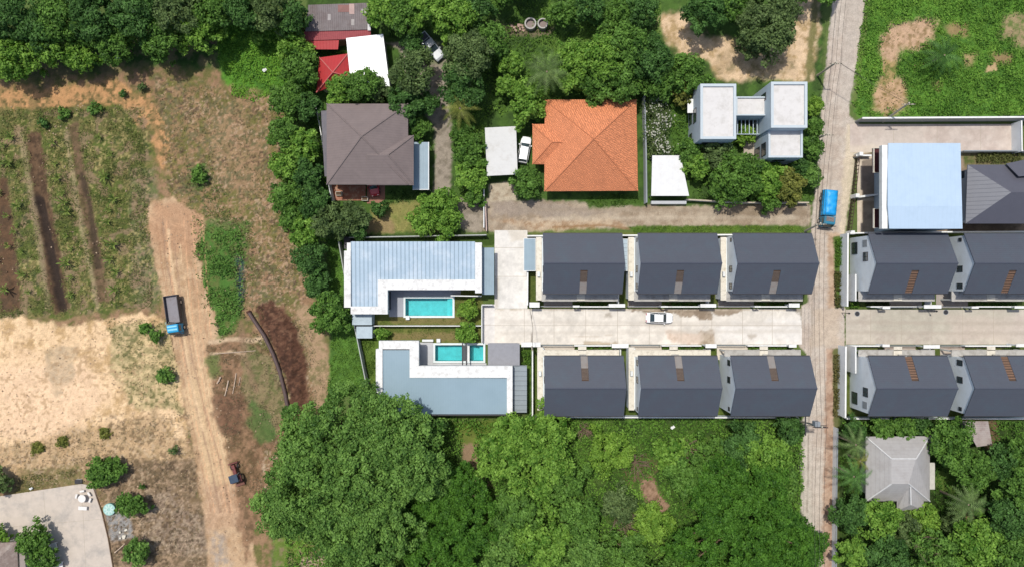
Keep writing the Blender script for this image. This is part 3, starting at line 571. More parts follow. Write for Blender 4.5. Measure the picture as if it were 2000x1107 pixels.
def window(parent, axis_, pos, a0, a1, z0, z1, out, frame=M_DARKM, name='window'):
    "window on a wall: axis_='x' -> wall plane at x=pos, spans y a0..a1 ; out=+1/-1 the outward side"
    f = MB(); g = MB(); t = .06
    def bx(m, u0, u1, w0, w1, d0, d1):
        if axis_ == 'x': m.box(pos+out*d0, u0, w0, pos+out*d1, u1, w1)
        else: m.box(u0, pos+out*d0, w0, u1, pos+out*d1, w1)
    bx(f, a0, a1, z0, z0+t, -.02, .07); bx(f, a0, a1, z1-t, z1, -.02, .07)
    bx(f, a0, a0+t, z0+t, z1-t, -.02, .065); bx(f, a1-t, a1, z0+t, z1-t, -.02, .065)
    mid = (a0+a1)/2; bx(f, mid-.03, mid+.03, z0+t, z1-t, -.02, .06)
    fo = f.build(name, frame, parent)
    bx(g, a0+t, a1-t, z0+t, z1-t, -.02, .03)
    go = g.build('pane', M_GLASS); go.parent = fo
    return fo
# note: child of a child at identity keeps world coordinates of the thing -> shift once
_ob = MB.build

# ---- estate houses
HW, HD, ZE, ZR = 12.25, 9.2, 6.0, 8.5
def estate_house(label, x0, y_eave, sy, ledge=True, awnings=(), gable='std', group=None, porch=None):
    """x0 west eave, y_eave world y of the street-side eave, sy=+1: street lies south (rows north of the road)"""
    r = root('estate_house', label, 'house', (x0+HW/2, y_eave+sy*HD/2, 0), group)
    Y = lambda t: y_eave + sy*t           # t metres from street eave towards the back
    x1 = x0+HW; iw = .12
    ym = Y(HD/2)
    # walls: body with gables
    w = MB(); wx0, wx1 = x0+iw, x1-iw; a, b = Y(.35), Y(HD-.3); zt = ZE-.05
    for xx in (wx0, wx1): pass
    prof = [(a, 0), (b, 0), (b, zt+.0), (ym, ZR-.26), (a, zt+.0)]
    w.loft([[(wx0, p[0], p[1]) for p in prof], [(wx1, p[0], p[1]) for p in prof]])
    part('wall', w, M_WALLG, r)
    # roof with a slot in the street slope
    rise = (ZR-ZE)/(HD/2); sx0, sx1 = x0+5.6, x0+6.7; st = 3.55
    zz = lambda t: ZE+rise*t
    rf = MB(); th = .16
    rf.slab([(x0, Y(0), ZE), (sx0, Y(0), ZE), (sx0, Y(st), zz(st)), (x0, Y(st), zz(st))][::sy], th)
    rf.slab([(sx1, Y(0), ZE), (x1, Y(0), ZE), (x1, Y(st), zz(st)), (sx1, Y(st), zz(st))][::sy], th)
    rf.slab([(x0, Y(st), zz(st)), (x1, Y(st), zz(st)), (x1, ym, ZR), (x0, ym, ZR)][::sy], th)
    rf.slab([(x0, ym, ZR), (x1, ym, ZR), (x1, Y(HD), ZE), (x0, Y(HD), ZE)][::sy], th)
    ro = part('roof', rf, M_SLATE, r)
    rc = MB(); rc.slab([(x0-.02, ym-.14, ZR-.05), (x1+.02, ym-.14, ZR-.05), (x1+.02, ym, ZR+.05), (x0-.02, ym, ZR+.05)], .06)
    rc.slab([(x0-.02, ym, ZR+.05), (x1+.02, ym, ZR+.05), (x1+.02, ym+.14, ZR-.05), (x0-.02, ym+.14, ZR-.05)], .06)
    c = rc.build('ridge_cap', M_RIDGE, r); reparent(c, ro)
    for t0, z_ in ((-.12, ZE-.12), (HD, ZE-.12)):
        g = MB().box(x0, Y(t0), z_-.1, x1, Y(t0+.12), z_+.02); c = g.build('gutter', M_DARKM, r); reparent(c, ro)
    # slot: slatted screen below the roof plane, pale concrete at its foot
    s = MB(); n = 9; tb = .1 if gable == 'full' or x0 > 50 else 1.75
    for i in range(n):
        t0 = tb+(st-tb-.15)*i/n; dt = (st-tb)/n*.62; s.add([(sx0+.02, Y(t0), zz(t0)-.05), (sx1-.02, Y(t0), zz(t0)-.05), (sx1-.02, Y(t0+dt), zz(t0+dt)-.05), (sx0+.02, Y(t0+dt), zz(t0+dt)-.05),
            (sx0+.02, Y(t0), zz(t0)-.13), (sx1-.02, Y(t0), zz(t0)-.13), (sx1-.02, Y(t0+dt), zz(t0+dt)-.13), (sx0+.02, Y(t0+dt), zz(t0+dt)-.13)], [(0,1,2,3),(0,4,5,1),(2,6,7,3),(0,3,7,4),(1,5,6,2)])
    part('slatted_screen', s, M_SLAT if x0 > 50 else mat('weathered_timber_slats', C(112,98,88), .85, .2, 5), r)
    s = MB().slab([(sx0+.01, Y(tb), zz(tb)-.15), (sx1-.01, Y(tb), zz(tb)-.15), (sx1-.01, Y(st), zz(st)-.15), (sx0+.01, Y(st), zz(st)-.15)][::sy], .04); part('screen_backing', s, mat('screen_backing', C(92,74,62), .9, .15), r)
    if tb > 1: s = MB().slab([(sx0+.01, Y(0), zz(0)-.08), (sx1-.01, Y(0), zz(0)-.08), (sx1-.01, Y(tb-.01), zz(tb)-.08), (sx0+.01, Y(tb-.01), zz(tb)-.08)][::sy], .08); part('concrete_panel', s, M_CONC2, r)
    p_ = MB().box(sx0-.1, Y(-1.2), 3.125, sx1+.1, Y(.3), 3.2); part('porch_step', p_, M_CREAMT, r)
    s = MB().box(sx0, Y(-.1), ZE-1.9, sx1, Y(st), ZE-1.6); part('skylight_well', s, M_CONC, r)
    # street porch slab with low upstand
    p = MB(); px0, px1 = x0-.05, x1-.35; t0 = -1.15 if sy > 0 else -.6
    p.box(px0, Y(t0), 2.95, px1, Y(.34), 3.12)
    p.box(px0, Y(t0-.1), 2.9, px1, Y(t0), 3.2); p.box(px1, Y(t0-.1), 2.9, px1+.1, Y(.34), 3.2)
    po = part('porch_slab', p, porch or M_CONC, r)
    for xx in (px0+.1, x0+6.0, px1-.3):
        q = MB().box(xx, Y(t0+.02), .0, xx+.22, Y(t0+.24), 2.9); c = q.build('post', M_WHITE, r); reparent(c, po)
    # ledge on the west side
    if ledge:
        l = MB().box(x0-.95, Y(-1.1), 2.9, x0-.055, Y(HD-.35), 3.15); part('side_ledge', l, M_CREAMT, r)
        l = MB().box(x0-.85, Y(-.9), 0, x0+iw-.003, Y(HD-.5), 2.895); part('side_wall', l, M_WALLG, r)
    if gable == 'end':
        l = MB().box(x0+.1-.75, Y(-1.2), 0, x0-.45, Y(3.0), 3.3); part('porch_side_wall', l, M_WHITE, r)
        window(r, 'x', wx0, Y(6.2) if sy > 0 else Y(8.1), Y(8.1) if sy > 0 else Y(6.2), .8, 2.5, -1)
        window(r, 'x', wx0, min(Y(5.0), Y(6.4)), max(Y(5.0), Y(6.4)), 4.3, 5.7, -1)
        v = MB()
        for i in range(5): v.box(wx0-.07, min(Y(7.2), Y(8.3)), 4.2+i*.28, wx0+.01, max(Y(7.2), Y(8.3)), 4.36+i*.28)
        part('louvre_vent', v, M_GREYM, r)
    else:
        for ta, tb in ((.7, 1.6), (3.3, 4.3)):
            window(r, 'x', wx0, min(Y(ta), Y(tb)), max(Y(ta), Y(tb)), 4.2, 5.5, -1)
        window(r, 'x', wx0, min(Y(8.0), Y(8.6)), max(Y(8.0), Y(8.6)), 4.6, 5.3, -1)
    # street facade
    fy = Y(.35)
    for xa, xb, za, zb in ((x0+.9, x0+3.2, 3.5, 5.4), (x0+3.6, x0+5.2, 3.5, 5.4), (x0+7.4, x0+9.2, 3.5, 5.4), (x0+9.8, x0+11.3, 3.5, 5.4), (x0+7.0, x0+10.8, .3, 2.5)):
        window(r, 'y', fy, xa, xb, za, zb, -sy)
    d = MB().box(x0+5.0, fy-sy*.05, .05, x0+5.95, fy+sy*.02, 2.25); do = part('door', d, mat('brown_door', C(110, 78, 58), .6, .1), r)
    h = MB().box(x0+5.8, fy-sy*.1, 1.0, x0+5.86, fy-sy*.05, 1.2).build('handle', M_FRAME, r); reparent(h, do)
    # back facade windows
    for xa, xb in ((x0+1.5, x0+2.9), (x0+5, x0+5.8), (x0+8.2, x0+9.8)): window(r, 'y', Y(HD-.3), xa, xb, 4.1, 5.2, sy)
    # awnings: (px-like world x0,x1,t0,t1,kind)
    for (xa, xb, ta, tb, kind) in awnings:
        f = MB(); z = 2.75
        ya, yb = sorted((Y(ta), Y(tb)))
        ao = part('awning', MB().box(xa+.08, ya+.08, z, xb-.08, yb-.08, z+.05), M_CANB if kind == 'sheet' else mat('glass_canopy_panel', C(190,206,214), .15, .1, 2, stripe=('Y', 1.6, .01, .7, .3)), r)
        for q in ((xa, ya, xb, ya+.08), (xa, yb-.08, xb, yb), (xa, ya+.08, xa+.08, yb-.08), (xb-.08, ya+.08, xb, yb-.08)): f.box(q[0], q[1], z-.06, q[2], q[3], z+.08)
        c = f.build('awning_frame', M_FRAME, r); reparent(c, ao)
    # air-conditioning unit on the ledge
    ac = MB().box(x0-.75, Y(2.6), 3.15, x0-.35, Y(3.4), 3.75, .04); part('air_conditioner', ac, M_FRAME, r) if ledge else None
    return r
def reparent(c, p):
    "sub-part: p sits at the thing's origin, so the local coordinates carry over"
    c.parent = p
_w = window
def window(parent, *a, **k):
    f = _w(parent, *a, **k)
    g = f.children[0]
    L = parent.location
    for v in g.data.vertices: v.co -= L
    return f
X1, X2, X3, X4, X5 = 4.75, 19.35, 33.95, 54.85, 69.6
TOPY, BOTY = -1.55, -11.15
G_H = 'slate-roofed houses of the walled estate'
sh = [(X1-2.9, X1-1.0, 3.5, 8.7, 'sheet'), (X1+HW+.1, X1+HW+1.35, 3.5, 8.6, 'glass')]
estate_house('slate-roofed house with pale blue awning on its west side, above the cream estate road', X1, TOPY, 1, True, sh, group=G_H)
estate_house('slate-roofed house directly above the white saloon car, middle of the upper row of three', X2, TOPY, 1, True, group=G_H)
estate_house('slate-roofed house above the estate road, its east gable beside the lane', X3, TOPY, 1, True, group=G_H)
estate_house('slate-roofed house with broad pale gable, just below the light blue roofed building', X4, TOPY, 1, False, gable='end', group=G_H)
estate_house('slate-roofed house cut by the right edge, upper row, below the dark grey hipped roof', X5, TOPY, 1, False, group=G_H)
estate_house('slate-roofed house below the estate road, nearest the grey L-shaped villa', X1+.2, BOTY, -1, True, group=G_H, porch=M_CREAMT)
estate_house('slate-roofed house in the middle of the lower row of three, below the cream road', X2+.05, BOTY, -1, True, group=G_H, porch=M_CREAMT)
estate_house('slate-roofed house of the lower row beside the lane, next to the transformer pole', X3-.3, BOTY, -1, False, group=G_H)
estate_house('slate-roofed house with broad pale gable, just above the light grey tiled cottage', X4, BOTY, -1, False, gable='end', group=G_H)
estate_house('slate-roofed house cut by the right edge, lower row, above the small rusty shed', X5, BOTY, -1, False, group=G_H)

# ---- estate boundary walls, gate roofs
def wall_thing(name, label, cat, pts, z1, th, m, z=None, group=None, cap=None, capm=None):
    z = z1 if z is None else z
    P = [W(p[0], p[1], z) for p in pts]
    r = root(name, label, cat, (P[0].x, P[0].y, 0), group)
    mb = MB()
    for a, b in zip(P[:-1], P[1:]): mb.wallseg((a.x, a.y), (b.x, b.y), 0, z1, th)
    part('wall_panel' if cap else 'panel', mb, m, r)
    if cap:
        mb = MB()
        for a, b in zip(P[:-1], P[1:]): mb.wallseg((a.x, a.y), (b.x, b.y), z1, z1+.06, th+.06)
        part('coping', mb, capm or M_WHITE, r)
    return r
W_ = M_WALLG
wall_thing('boundary_wall', 'pale back wall of the upper row of three houses, beside the side lane', 'wall', [(1030,461),(1567,458)], 2.0, .16, W_, cap=1)
wall_thing('boundary_wall', 'pale wall closing the west end of the upper row of three houses', 'wall', [(1031,466),(1030,596)], 2.0, .16, W_, cap=1)
wall_thing('boundary_wall', 'pale back wall of the lower row of three, along the woods', 'wall', [(1046,814),(1560,815)], 1.6, .14, W_, cap=1)
wall_thing('boundary_wall', 'pale wall between the grey villa and the lower row of three houses', 'wall', [(1040,682),(1040,812)], 2.0, .14, W_, cap=1)
wall_thing('boundary_wall', 'tall pale green-grey wall along the lane, west end of the upper east row', 'wall', [(1656,456),(1655,598)], 2.4, .2, W_, cap=1)
wall_thing('boundary_wall', 'tall pale green-grey wall along the lane, west end of the lower east row', 'wall', [(1652,676),(1651,815)], 2.4, .2, W_, cap=1)
wall_thing('boundary_wall', 'pale wall behind the upper east row, under the light blue roof', 'wall', [(1660,456),(1720,454),(2100,452)], 1.9, .14, W_, cap=1)
wall_thing('boundary_wall', 'pale back wall of the lower east row, above the cottage garden', 'wall', [(1654,817),(2100,817)], 1.5, .14, W_, cap=1)
wall_thing('boundary_wall', 'concrete wall with white top between the green field and the driveway', 'wall', [(1684,231),(2030,229)], 2.4, .2, mat('grey_wall', C(178,180,176), .9, .08), cap=1)
wall_thing('boundary_wall', 'pale wall closing the east end of the driveway at the right edge', 'wall', [(1995,236),(1996,296)], 2.2, .15, W_, cap=1)
wall_thing('boundary_wall', 'dark low wall between the driveway and the grey hipped house', 'wall', [(1882,295),(2020,295)], 1.5, .12, M_GREYR, cap=1, capm=M_GREYM)
def fences(rows, y, z1, label):
    for n, (a, b, l) in enumerate(rows):
        wall_thing('front_wall', l, 'wall', [(a, y), (b, y)], z1, .14, W_, cap=1, group='low front walls of the estate plots')
FL = 'low front wall facing the %s, %s'
fences([(1126,1190, FL % ('estate road','under the first house of the upper row')), (1300,1370, FL % ('estate road','just above and right of the white saloon car')), (1484,1548, FL % ('estate road','under the third house of the upper row'))], 598.5, 1.3, '')
fences([(1700,1790, FL % ('cross road','under the upper house with broad pale gable')), (1905,1985, FL % ('cross road','under the upper house at the right edge'))], 598.5, 1.3, '')
fences([(1122,1205, FL % ('estate road','over the first house of the lower row')), (1292,1370, FL % ('estate road','over the middle house of the lower row')), (1460,1545, FL % ('estate road','over the lower-row house beside the lane'))], 674.5, 1.1, '')
fences([(1660,1722, FL % ('cross road','over the lower house with broad pale gable')), (1885,1975, FL % ('cross road','over the lower house at the right edge'))], 675, 1.2, '')
def gate(label, x0, x1, y):
    "sliding driveway gate: frame and bars"
    a, b = W(x0, y, 1.4), W(x1, y, 1.4); r = root('driveway_gate', label, 'gate', ((a.x+b.x)/2, a.y, 0), 'sliding gates of the estate driveways')
    f = MB(); f.box(a.x, a.y-.04, .1, b.x, a.y+.04, .18); f.box(a.x, a.y-.04, 1.4, b.x, a.y+.04, 1.48)
    f.box(a.x, a.y-.035, .18, a.x+.08, a.y+.035, 1.4); f.box(b.x-.08, a.y-.035, .18, b.x, a.y+.035, 1.4); part('frame', f, M_GREYM, r)
    q = MB(); n = int((b.x-a.x)/.18)
    for i in range(1, n): xx = a.x+(b.x-a.x)*i/n; q.box(xx-.02, a.y-.02, .18, xx+.02, a.y+.02, 1.4)
    part('bars', q, M_GREYM, r)
for x0, x1, y, l in ((1056,1116,598,'first house, upper row'), (1226,1288,598,'middle house of the upper row, by the saloon car'), (1402,1474,598,'third house of the upper row'), (1054,1120,674.5,'first house, lower row'), (1232,1290,674.5,'middle house, lower row'),
                     (1402,1458,674.5,'lower-row house beside the lane'), (1740,1798,598.5,'upper house with broad pale gable'), (1826,1886,598.5,'upper house at the right edge'), (1726,1800,675,'lower house with broad pale gable'), (1838,1884,675,'lower house at the right edge')):
    if 'broad pale gable' in l and 'upper' in l: x0, x1 = 1738, 1796
    gate('grey barred driveway gate of the '+l, x0, x1, y)
def gate_roof(label, x0, y0, x1, y1, z=2.35):
    a = W(x0, y1, z); b = W(x1, y0, z); r = root('gate_roof', label, 'gate roof', ((a.x+b.x)/2, (a.y+b.y)/2, 0), 'small white roofs over the estate gate piers')
    part('roof_slab', MB().box(a.x, a.y, z-.14, b.x, b.y, z, .02), M_WHITE, r)
    cy = (a.y+b.y)/2
    for xx in (a.x+.08, b.x-.3): part('pier', MB().box(xx, cy-.11, 0, xx+.22, cy+.11, z-.141), M_WALLG, r)
for x0, y0, x1, y1, l in ((1034,590,1054,600,'at the west corner of the upper row, by the estate entry'), (1119,596,1132,600,'between gate and wall of the first upper house'), (1189,593,1221,600,'between the first and second upper houses'),
    (1291,597,1305,600,'just above the bonnet of the white saloon car'), (1368,593,1399,600,'between the second and third upper houses'), (1474,597,1486,600,'in front of the third upper house'), (1541,592,1562,600,'at the east end of the upper row by the lane'),
    (1724,598,1739,603,'in front of the upper house with broad pale gable'), (1805,595,1839,602,'between the two upper east houses'), (1898,598,1912,602,'in front of the upper house at the right edge'), (1982,597,2006,602,'at the right edge above the cross road'),
    (1018,668,1056,677,'at the west corner of the lower row, by the garage'), (1195,671,1228,679,'between the first and second lower houses'), (1378,671,1400,679,'between the second and third lower houses'), (1541,672,1556,678,'at the east end of the lower row by the lane'),
    (1724,672,1738,677,'over the lower house with broad pale gable'), (1804,673,1836,680,'between the two lower east houses'), (1985,671,2008,677,'at the right edge below the cross road')):
    gate_roof('small white gate roof '+l, x0, y0, x1, y1)
def partition(label, x, y0, y1, z=1.6):
    wall_thing('partition_wall', label, 'wall', [(x, y0), (x, y1)], z, .1, W_, cap=1, group='short white walls between estate front gardens')
for x, y0, y1, l in ((1208,572,594,'first and second upper houses'), (1384,574,594,'second and third upper houses'), (1818,578,596,'two upper east houses'), (1212,682,694,'first and second lower houses'), (1387,682,694,'second and third lower houses'), (1816,680,690,'two lower east houses')):
    partition('short white wall dividing the front gardens of the '+l, x, y0, y1)
# paved carports in front of the houses
def pav(name, x0, y0, x1, y1, z, m):
    a = W(x0, y1); b = W(x1, y0); o = MB().box(a.x, a.y, -.05, b.x, b.y, z).build(name, m); tag(o, kind='structure')
M_PAV = mat('driveway_pavers', C(176,166,156), .9, .1, 1.5, dirt=C(150,132,118), dscale=.9, damt=.6)
for x0, x1 in ((1062,1118), (1226,1292), (1402,1472)): pav('carport_paving', x0, 560, x1, 600, .05, M_PAV); 
for x0, x1 in ((1052,1122), (1230,1292), (1400,1460)): pav('carport_paving', x0, 674, x1, 702, .05, mat('pale_pavers', C(226,214,196), .9, .08))
for x0, x1 in ((1737,1800), (1828,1890)): pav('carport_paving', x0, 560, x1, 601, .045, M_PAV)
for x0, x1 in ((1726,1788), (1836,1884)): pav('carport_paving', x0, 676, x1, 700, .045, mat('pinkish_pavers', C(200,186,172), .9, .08, dirt=C(160,130,112)))

# ---- generic roof from photo points: pts (px,py,z), faces
def roof_part(name, pts, faces, m, parent, th=.14, ridges=(), rm=None, label=None):
    mb = MB(); P = [W(*p) for p in pts]
    for f in faces: 
        q = [P[i] for i in f]
        nrm = (q[1]-q[0]).cross(q[2]-q[0])
        if nrm.z < 0: q = q[::-1]
        mb.slab(q, th)
    o = part(name, mb, m, parent, label=label)
    for e in ridges:
        t = MB().tube([P[e[0]]+Vector((0,0,.02)), P[e[1]]+Vector((0,0,.02))], .11, 6); c = t.build('ridge', rm or m, parent); reparent(c, o)
    return o
def walls_under(parent, poly, z0, z1, inset, m, name='wall', zref=None):
    P = [W(p[0], p[1], zref if zref is not None else z1) for p in poly]; c = sum(P, Vector())/len(P)
    Q = []
    for p in P:
        d = Vector((p.x-c.x, p.y-c.y)); s = Vector((math.copysign(inset, d.x), math.copysign(inset, d.y))); Q.append((p.x-s.x, p.y-s.y))
    return part(name, MB().prism(Q, z0, z1), m, parent)
def thing_at(name, label, cat, px, py, group=None):
    p = W(px, py); return root(name, label, cat, (p.x, p.y, 0), group)

# orange tiled house
def tile_mat(name, col, var, ax_scale=2.6):
    "clay tiles: rows of small humps with every tile its own tone"
    m = bpy.data.materials.new(name); m.use_nodes = True; nt = m.node_tree; L = nt.links.new; b = nt.nodes['Principled BSDF']; b.inputs['Roughness'].default_value = .75
    geo = N(nt, 'ShaderNodeNewGeometry')
    nz = N(nt, 'ShaderNodeTexNoise'); nz.inputs['Scale'].default_value = .9; nz.inputs['Detail'].default_value = 5; L(geo.outputs['Position'], nz.inputs[0])
    wv = N(nt, 'ShaderNodeTexWave', wave_type='BANDS', bands_direction='DIAGONAL'); wv.inputs['Scale'].default_value = ax_scale*.42; wv.inputs['Distortion'].default_value = 6; wv.inputs['Detail'].default_value = 2; wv.inputs['Detail Scale'].default_value = 1.6
    L(geo.outputs['Position'], wv.inputs[0])
    vo = N(nt, 'ShaderNodeTexVoronoi'); vo.inputs['Scale'].default_value = ax_scale*1.3; L(geo.outputs['Position'], vo.inputs[0])
    r = N(nt, 'ShaderNodeValToRGB'); L(wv.outputs['Fac'], r.inputs[0]); e = r.color_ramp.elements
    e[0].color = (*[c*(1-var) for c in col], 1); e[1].color = (*[min(.85, c*(1+var*.7)) for c in col], 1); e[0].position = .05; e[1].position = .6
    mx = N(nt, 'ShaderNodeMix', data_type='RGBA', blend_type='MULTIPLY'); mx.inputs[0].default_value = .35
    rr = N(nt, 'ShaderNodeValToRGB'); L(vo.outputs['Color'], rr.inputs[0]); rr.color_ramp.elements[0].color = (.6, .55, .5, 1); rr.color_ramp.elements[1].color = (1, 1, 1, 1)
    L(r.outputs[0], mx.inputs[6]); L(rr.outputs[0], mx.inputs[7])
    m2 = N(nt, 'ShaderNodeMix', data_type='RGBA'); r3 = N(nt, 'ShaderNodeValToRGB'); L(nz.outputs['Fac'], r3.inputs[0]); r3.color_ramp.elements[0].position = .5; r3.color_ramp.elements[1].position = .8
    r3.color_ramp.elements[1].color = (.55, .55, .55, 1); L(r3.outputs[0], m2.inputs[0]); L(mx.outputs[2], m2.inputs[6]); m2.inputs[7].default_value = (*[c*.62 for c in col], 1)
    L(m2.outputs[2], b.inputs['Base Color'])
    bp = N(nt, 'ShaderNodeBump'); bp.inputs['Distance'].default_value = .05; L(wv.outputs['Fac'], bp.inputs['Height']); L(bp.outputs[0], b.inputs['Normal'])
    return m
M_ORANGE = tile_mat('orange_clay_tiles', C(238,150,102), .32, 4.2)
r = thing_at('bungalow', 'house with orange tiled hip roof beside the parked white hatchback', 'house', 1152, 284)
roof_part('roof', [(1064,195,3.2),(1243,195,3.2),(1246,373,3.2),(1063,374,3.2),(1160,271,7.4),(1040,243,3.0),(1040,321,3.0),(1064,243,3.0),(1064,321,3.0),(1080,278,4.6),(1124,278,4.6)],
  [(0,1,4),(1,2,4),(2,3,4),(3,0,4)], M_ORANGE, r, ridges=((0,4),(1,4),(2,4),(3,4)))
roof_part('porch_roof', [(1040,243,3.0),(1040,321,3.0),(1078,278,4.7),(1120,242,3.0),(1120,322,3.0),(1124,278,4.7)], [(0,1,2),(0,2,5,3),(1,4,5,2)], M_ORANGE, r, ridges=((0,2),(1,2),(2,5)))
walls_under(r, [(1066,198),(1242,198),(1244,371),(1066,371)], 0, 3.05, .55, M_WHITE)
walls_under(r, [(1042,247),(1100,247),(1100,318),(1042,318)], 0, 2.9, .45, M_WHITE, 'porch_wall')
for a_, b_ in ((-2, 1), (2.4, 4.6), (7, 8.4)):
    window(r, 'y', W(1150,371,3.05).y+.55, r.location.x+a_-3, r.location.x+b_-3, 1.0, 2.2, -1)

# brown hip-roofed house
M_BROWN = mat('brown_roof_tiles', C(136,122,118), .7, .07, 1.0, stripe=('Y', 2.6, .02, .82, .2), dirt=C(118,106,104), dscale=.4, damt=.5)
r = thing_at('two_storey_house', 'two-storey house with brown hip roof and light blue side canopy', 'house', 718, 290)
roof_part('roof', [(638,203,5.6),(797,203,5.6),(797,361,5.6),(638,361,5.6),(706,267,8.3)], [(0,1,4),(1,2,4),(2,3,4),(3,0,4)], M_BROWN, r, ridges=((0,4),(1,4),(2,4),(3,4)))
roof_part('wing_roof', [(808,265,5.5),(808,362,5.5),(758,303,7.4),(716,303,7.4),(716,362,5.5),(745,266,5.5)], [(0,2,1),(1,2,3,4),(0,5,3,2)], M_BROWN, r, ridges=((0,2),(1,2)))
roof_part('lean_to_roof', [(627,217,4.6),(640,216,5.2),(640,345,5.2),(634,345,4.6)], [(0,1,2,3)], mat('grey_tiles', C(122,118,122), .7), r)
walls_under(r, [(640,206),(795,206),(795,358),(640,358)], 0, 5.5, .6, M_CREAMT, zref=5.6)
walls_under(r, [(760,270),(806,270),(806,358),(760,358)], 0, 5.4, .55, M_CREAMT, 'wing_wall', zref=5.5)
a, b = W(806,370,2.8), W(838,278,2.8)
o = part('canopy', MB().box(a.x, a.y, 2.75, b.x-.1, b.y, 2.8), M_CANB, r)
c = MB().box(b.x-.1, a.y, 2.7, b.x, b.y, 2.88).box(a.x, a.y-.1, 2.7, b.x, a.y, 2.88).build('canopy_edge', M_FRAME, r); reparent(c, o)
for yy in (a.y+.1, b.y-.2): part('post', MB().box(b.x-.16, yy, 0, b.x-.08, yy+.08, 2.7), M_FRAME, r)
fy = W(700,358,5.6).y+.6
for xa in (640, 672, 712, 752): q = W(xa+8, 360, 5.6).x; window(r, 'y', fy, q, q+1.3, 3.6, 4.9, -1); window(r, 'y', fy, q, q+1.3, .9, 2.2, -1)
a, b = W(648,392,.1), W(714,362,.1)
part('terrace', MB().box(a.x, a.y, 0, b.x, b.y, .12), mat('red_terrace_tiles', C(172,112,88), .8, .12, 3, dirt=C(216,190,160), dscale=1.4, damt=.8), r)
a, b = W(717,398), W(752,360); pav('red_driveway', 717, 360, 752, 398, .06, mat('red_pavers', C(168,122,104), .9, .12, 2))
wall_thing('garden_wall', 'white wall along the west side of the brown-roofed house', 'wall', [(616,202),(627,262),(640,355),(648,392)], 1.9, .14, M_WHITE)
for px_, py_, l in ((661,378,'beside the terrace left of the red driveway'), (712,388,'left of the red driveway'), (733,402,'at the foot of the red driveway')):
    p = W(px_, py_, .8); rr = root('garden_planter', 'cream concrete planter block '+l, 'planter', (p.x, p.y, 0), 'cream planters in front of the brown-roofed house')
    part('box', MB().box(p.x-.5, p.y-.35, 0, p.x+.5, p.y+.35, .7, .04), M_CREAMT, rr); part('soil', MB().box(p.x-.42, p.y-.27, .66, p.x+.42, p.y+.27, .72), mat('soil', C(100,80,62), .95), rr)

# flat-roofed concrete house made of three blocks
r = thing_at('modern_house', 'modern flat-roofed pale grey house of stacked white-topped blocks', 'house', 1470, 240)
M_BLUEW = mat('pale_blue_render', (.40,.47,.51), .85, .05, 1.5, dirt=C(160,170,172), dscale=.6, damt=.4)
M_BLUEP = mat('pale_grey_parapet', C(206,216,220), .85, .04, 2)
M_FLATR = mat('white_roof_coating', C(230,226,221), .8, .04, 1.2, dirt=C(186,180,170), dscale=.8, damt=.6)
def block(x0, y0, x1, y1, z, rim=.4, m=M_BLUEW, top=M_FLATR, rimh=.35, zb=0):
    a, b = W(x0, y1, z), W(x1, y0, z)
    part('wall', MB().box(a.x, a.y, zb, b.x, b.y, z-rimh), m, r)
    part('roof', MB().box(a.x+rim, a.y+rim, z-rimh, b.x-rim, b.y-rim, z-rimh+.05), top, r)
    pm = MB()
    for q in ((a.x, a.y, b.x, a.y+rim), (a.x, b.y-rim, b.x, b.y), (a.x, a.y+rim, a.x+rim, b.y-rim), (b.x-rim, a.y+rim, b.x, b.y-rim)): pm.box(q[0], q[1], z-rimh, q[2], q[3], z)
    part('parapet', pm, M_BLUEP, r)
    return a, b
a1_, b1_ = block(1368,164,1438,272,7.2)
a2_, b2_ = block(1438,189,1506,226,5.6, .2)
a3_, b3_ = block(1506,160,1577,250,8.0)
a4_, b4_ = block(1501,251,1568,308,6.2, .3)
window(r, 'x', a1_.x, a1_.y+3.2, a1_.y+5.4, 3.2, 5.0, -1); window(r, 'x', a1_.x, a1_.y+1, a1_.y+2.0, .8, 2.4, -1); window(r, 'x', a1_.x, a1_.y+3.5, a1_.y+5.5, .6, 2.4, -1)
window(r, 'x', a3_.x, b3_.y-2.2, b3_.y-1, 4.0, 6.0, -1); window(r, 'x', a4_.x, a4_.y+.5, a4_.y+2.4, .3, 2.6, -1); window(r, 'x', a4_.x, a4_.y+.6, a4_.y+2.6, 3.3, 5.2, -1)
window(r, 'y', a4_.y, a4_.x+1.6, a4_.x+3.4, 3.2, 4.4, -1); window(r, 'y', a4_.y, a4_.x+1.6, a4_.x+3.4, .8, 2.2, -1)
window(r, 'y', a1_.y, a1_.x+1, a1_.x+3.4, 3.3, 4.8, -1); window(r, 'y', a2_.y, a2_.x+.6, b2_.x-.8, .2, 2.5, -1)
pg = MB()
for i in range(9): xx = a2_.x+.35+i*.62; pg.box(xx, a2_.y-2.3, 3.0, xx+.1, a2_.y-.02, 3.15)
pg.box(a2_.x, a2_.y-2.4, 2.95, b2_.x-.3, a2_.y-2.3, 3.18); part('pergola', pg, M_BLUEW, r)
sd = MB().box(a1_.x-.9, a1_.y+5.0, 2.9, a1_.x, a1_.y+7.2, 3.1); part('sun_shade', sd, M_WHITE, r)
pav('entry_path', 1452, 276, 1482, 318, .06, mat('pale_path', C(196,184,166), .9)); pav('pergola_floor', 1436, 226, 1502, 262, .04, mat('dark_paving', C(110,98,90), .9))

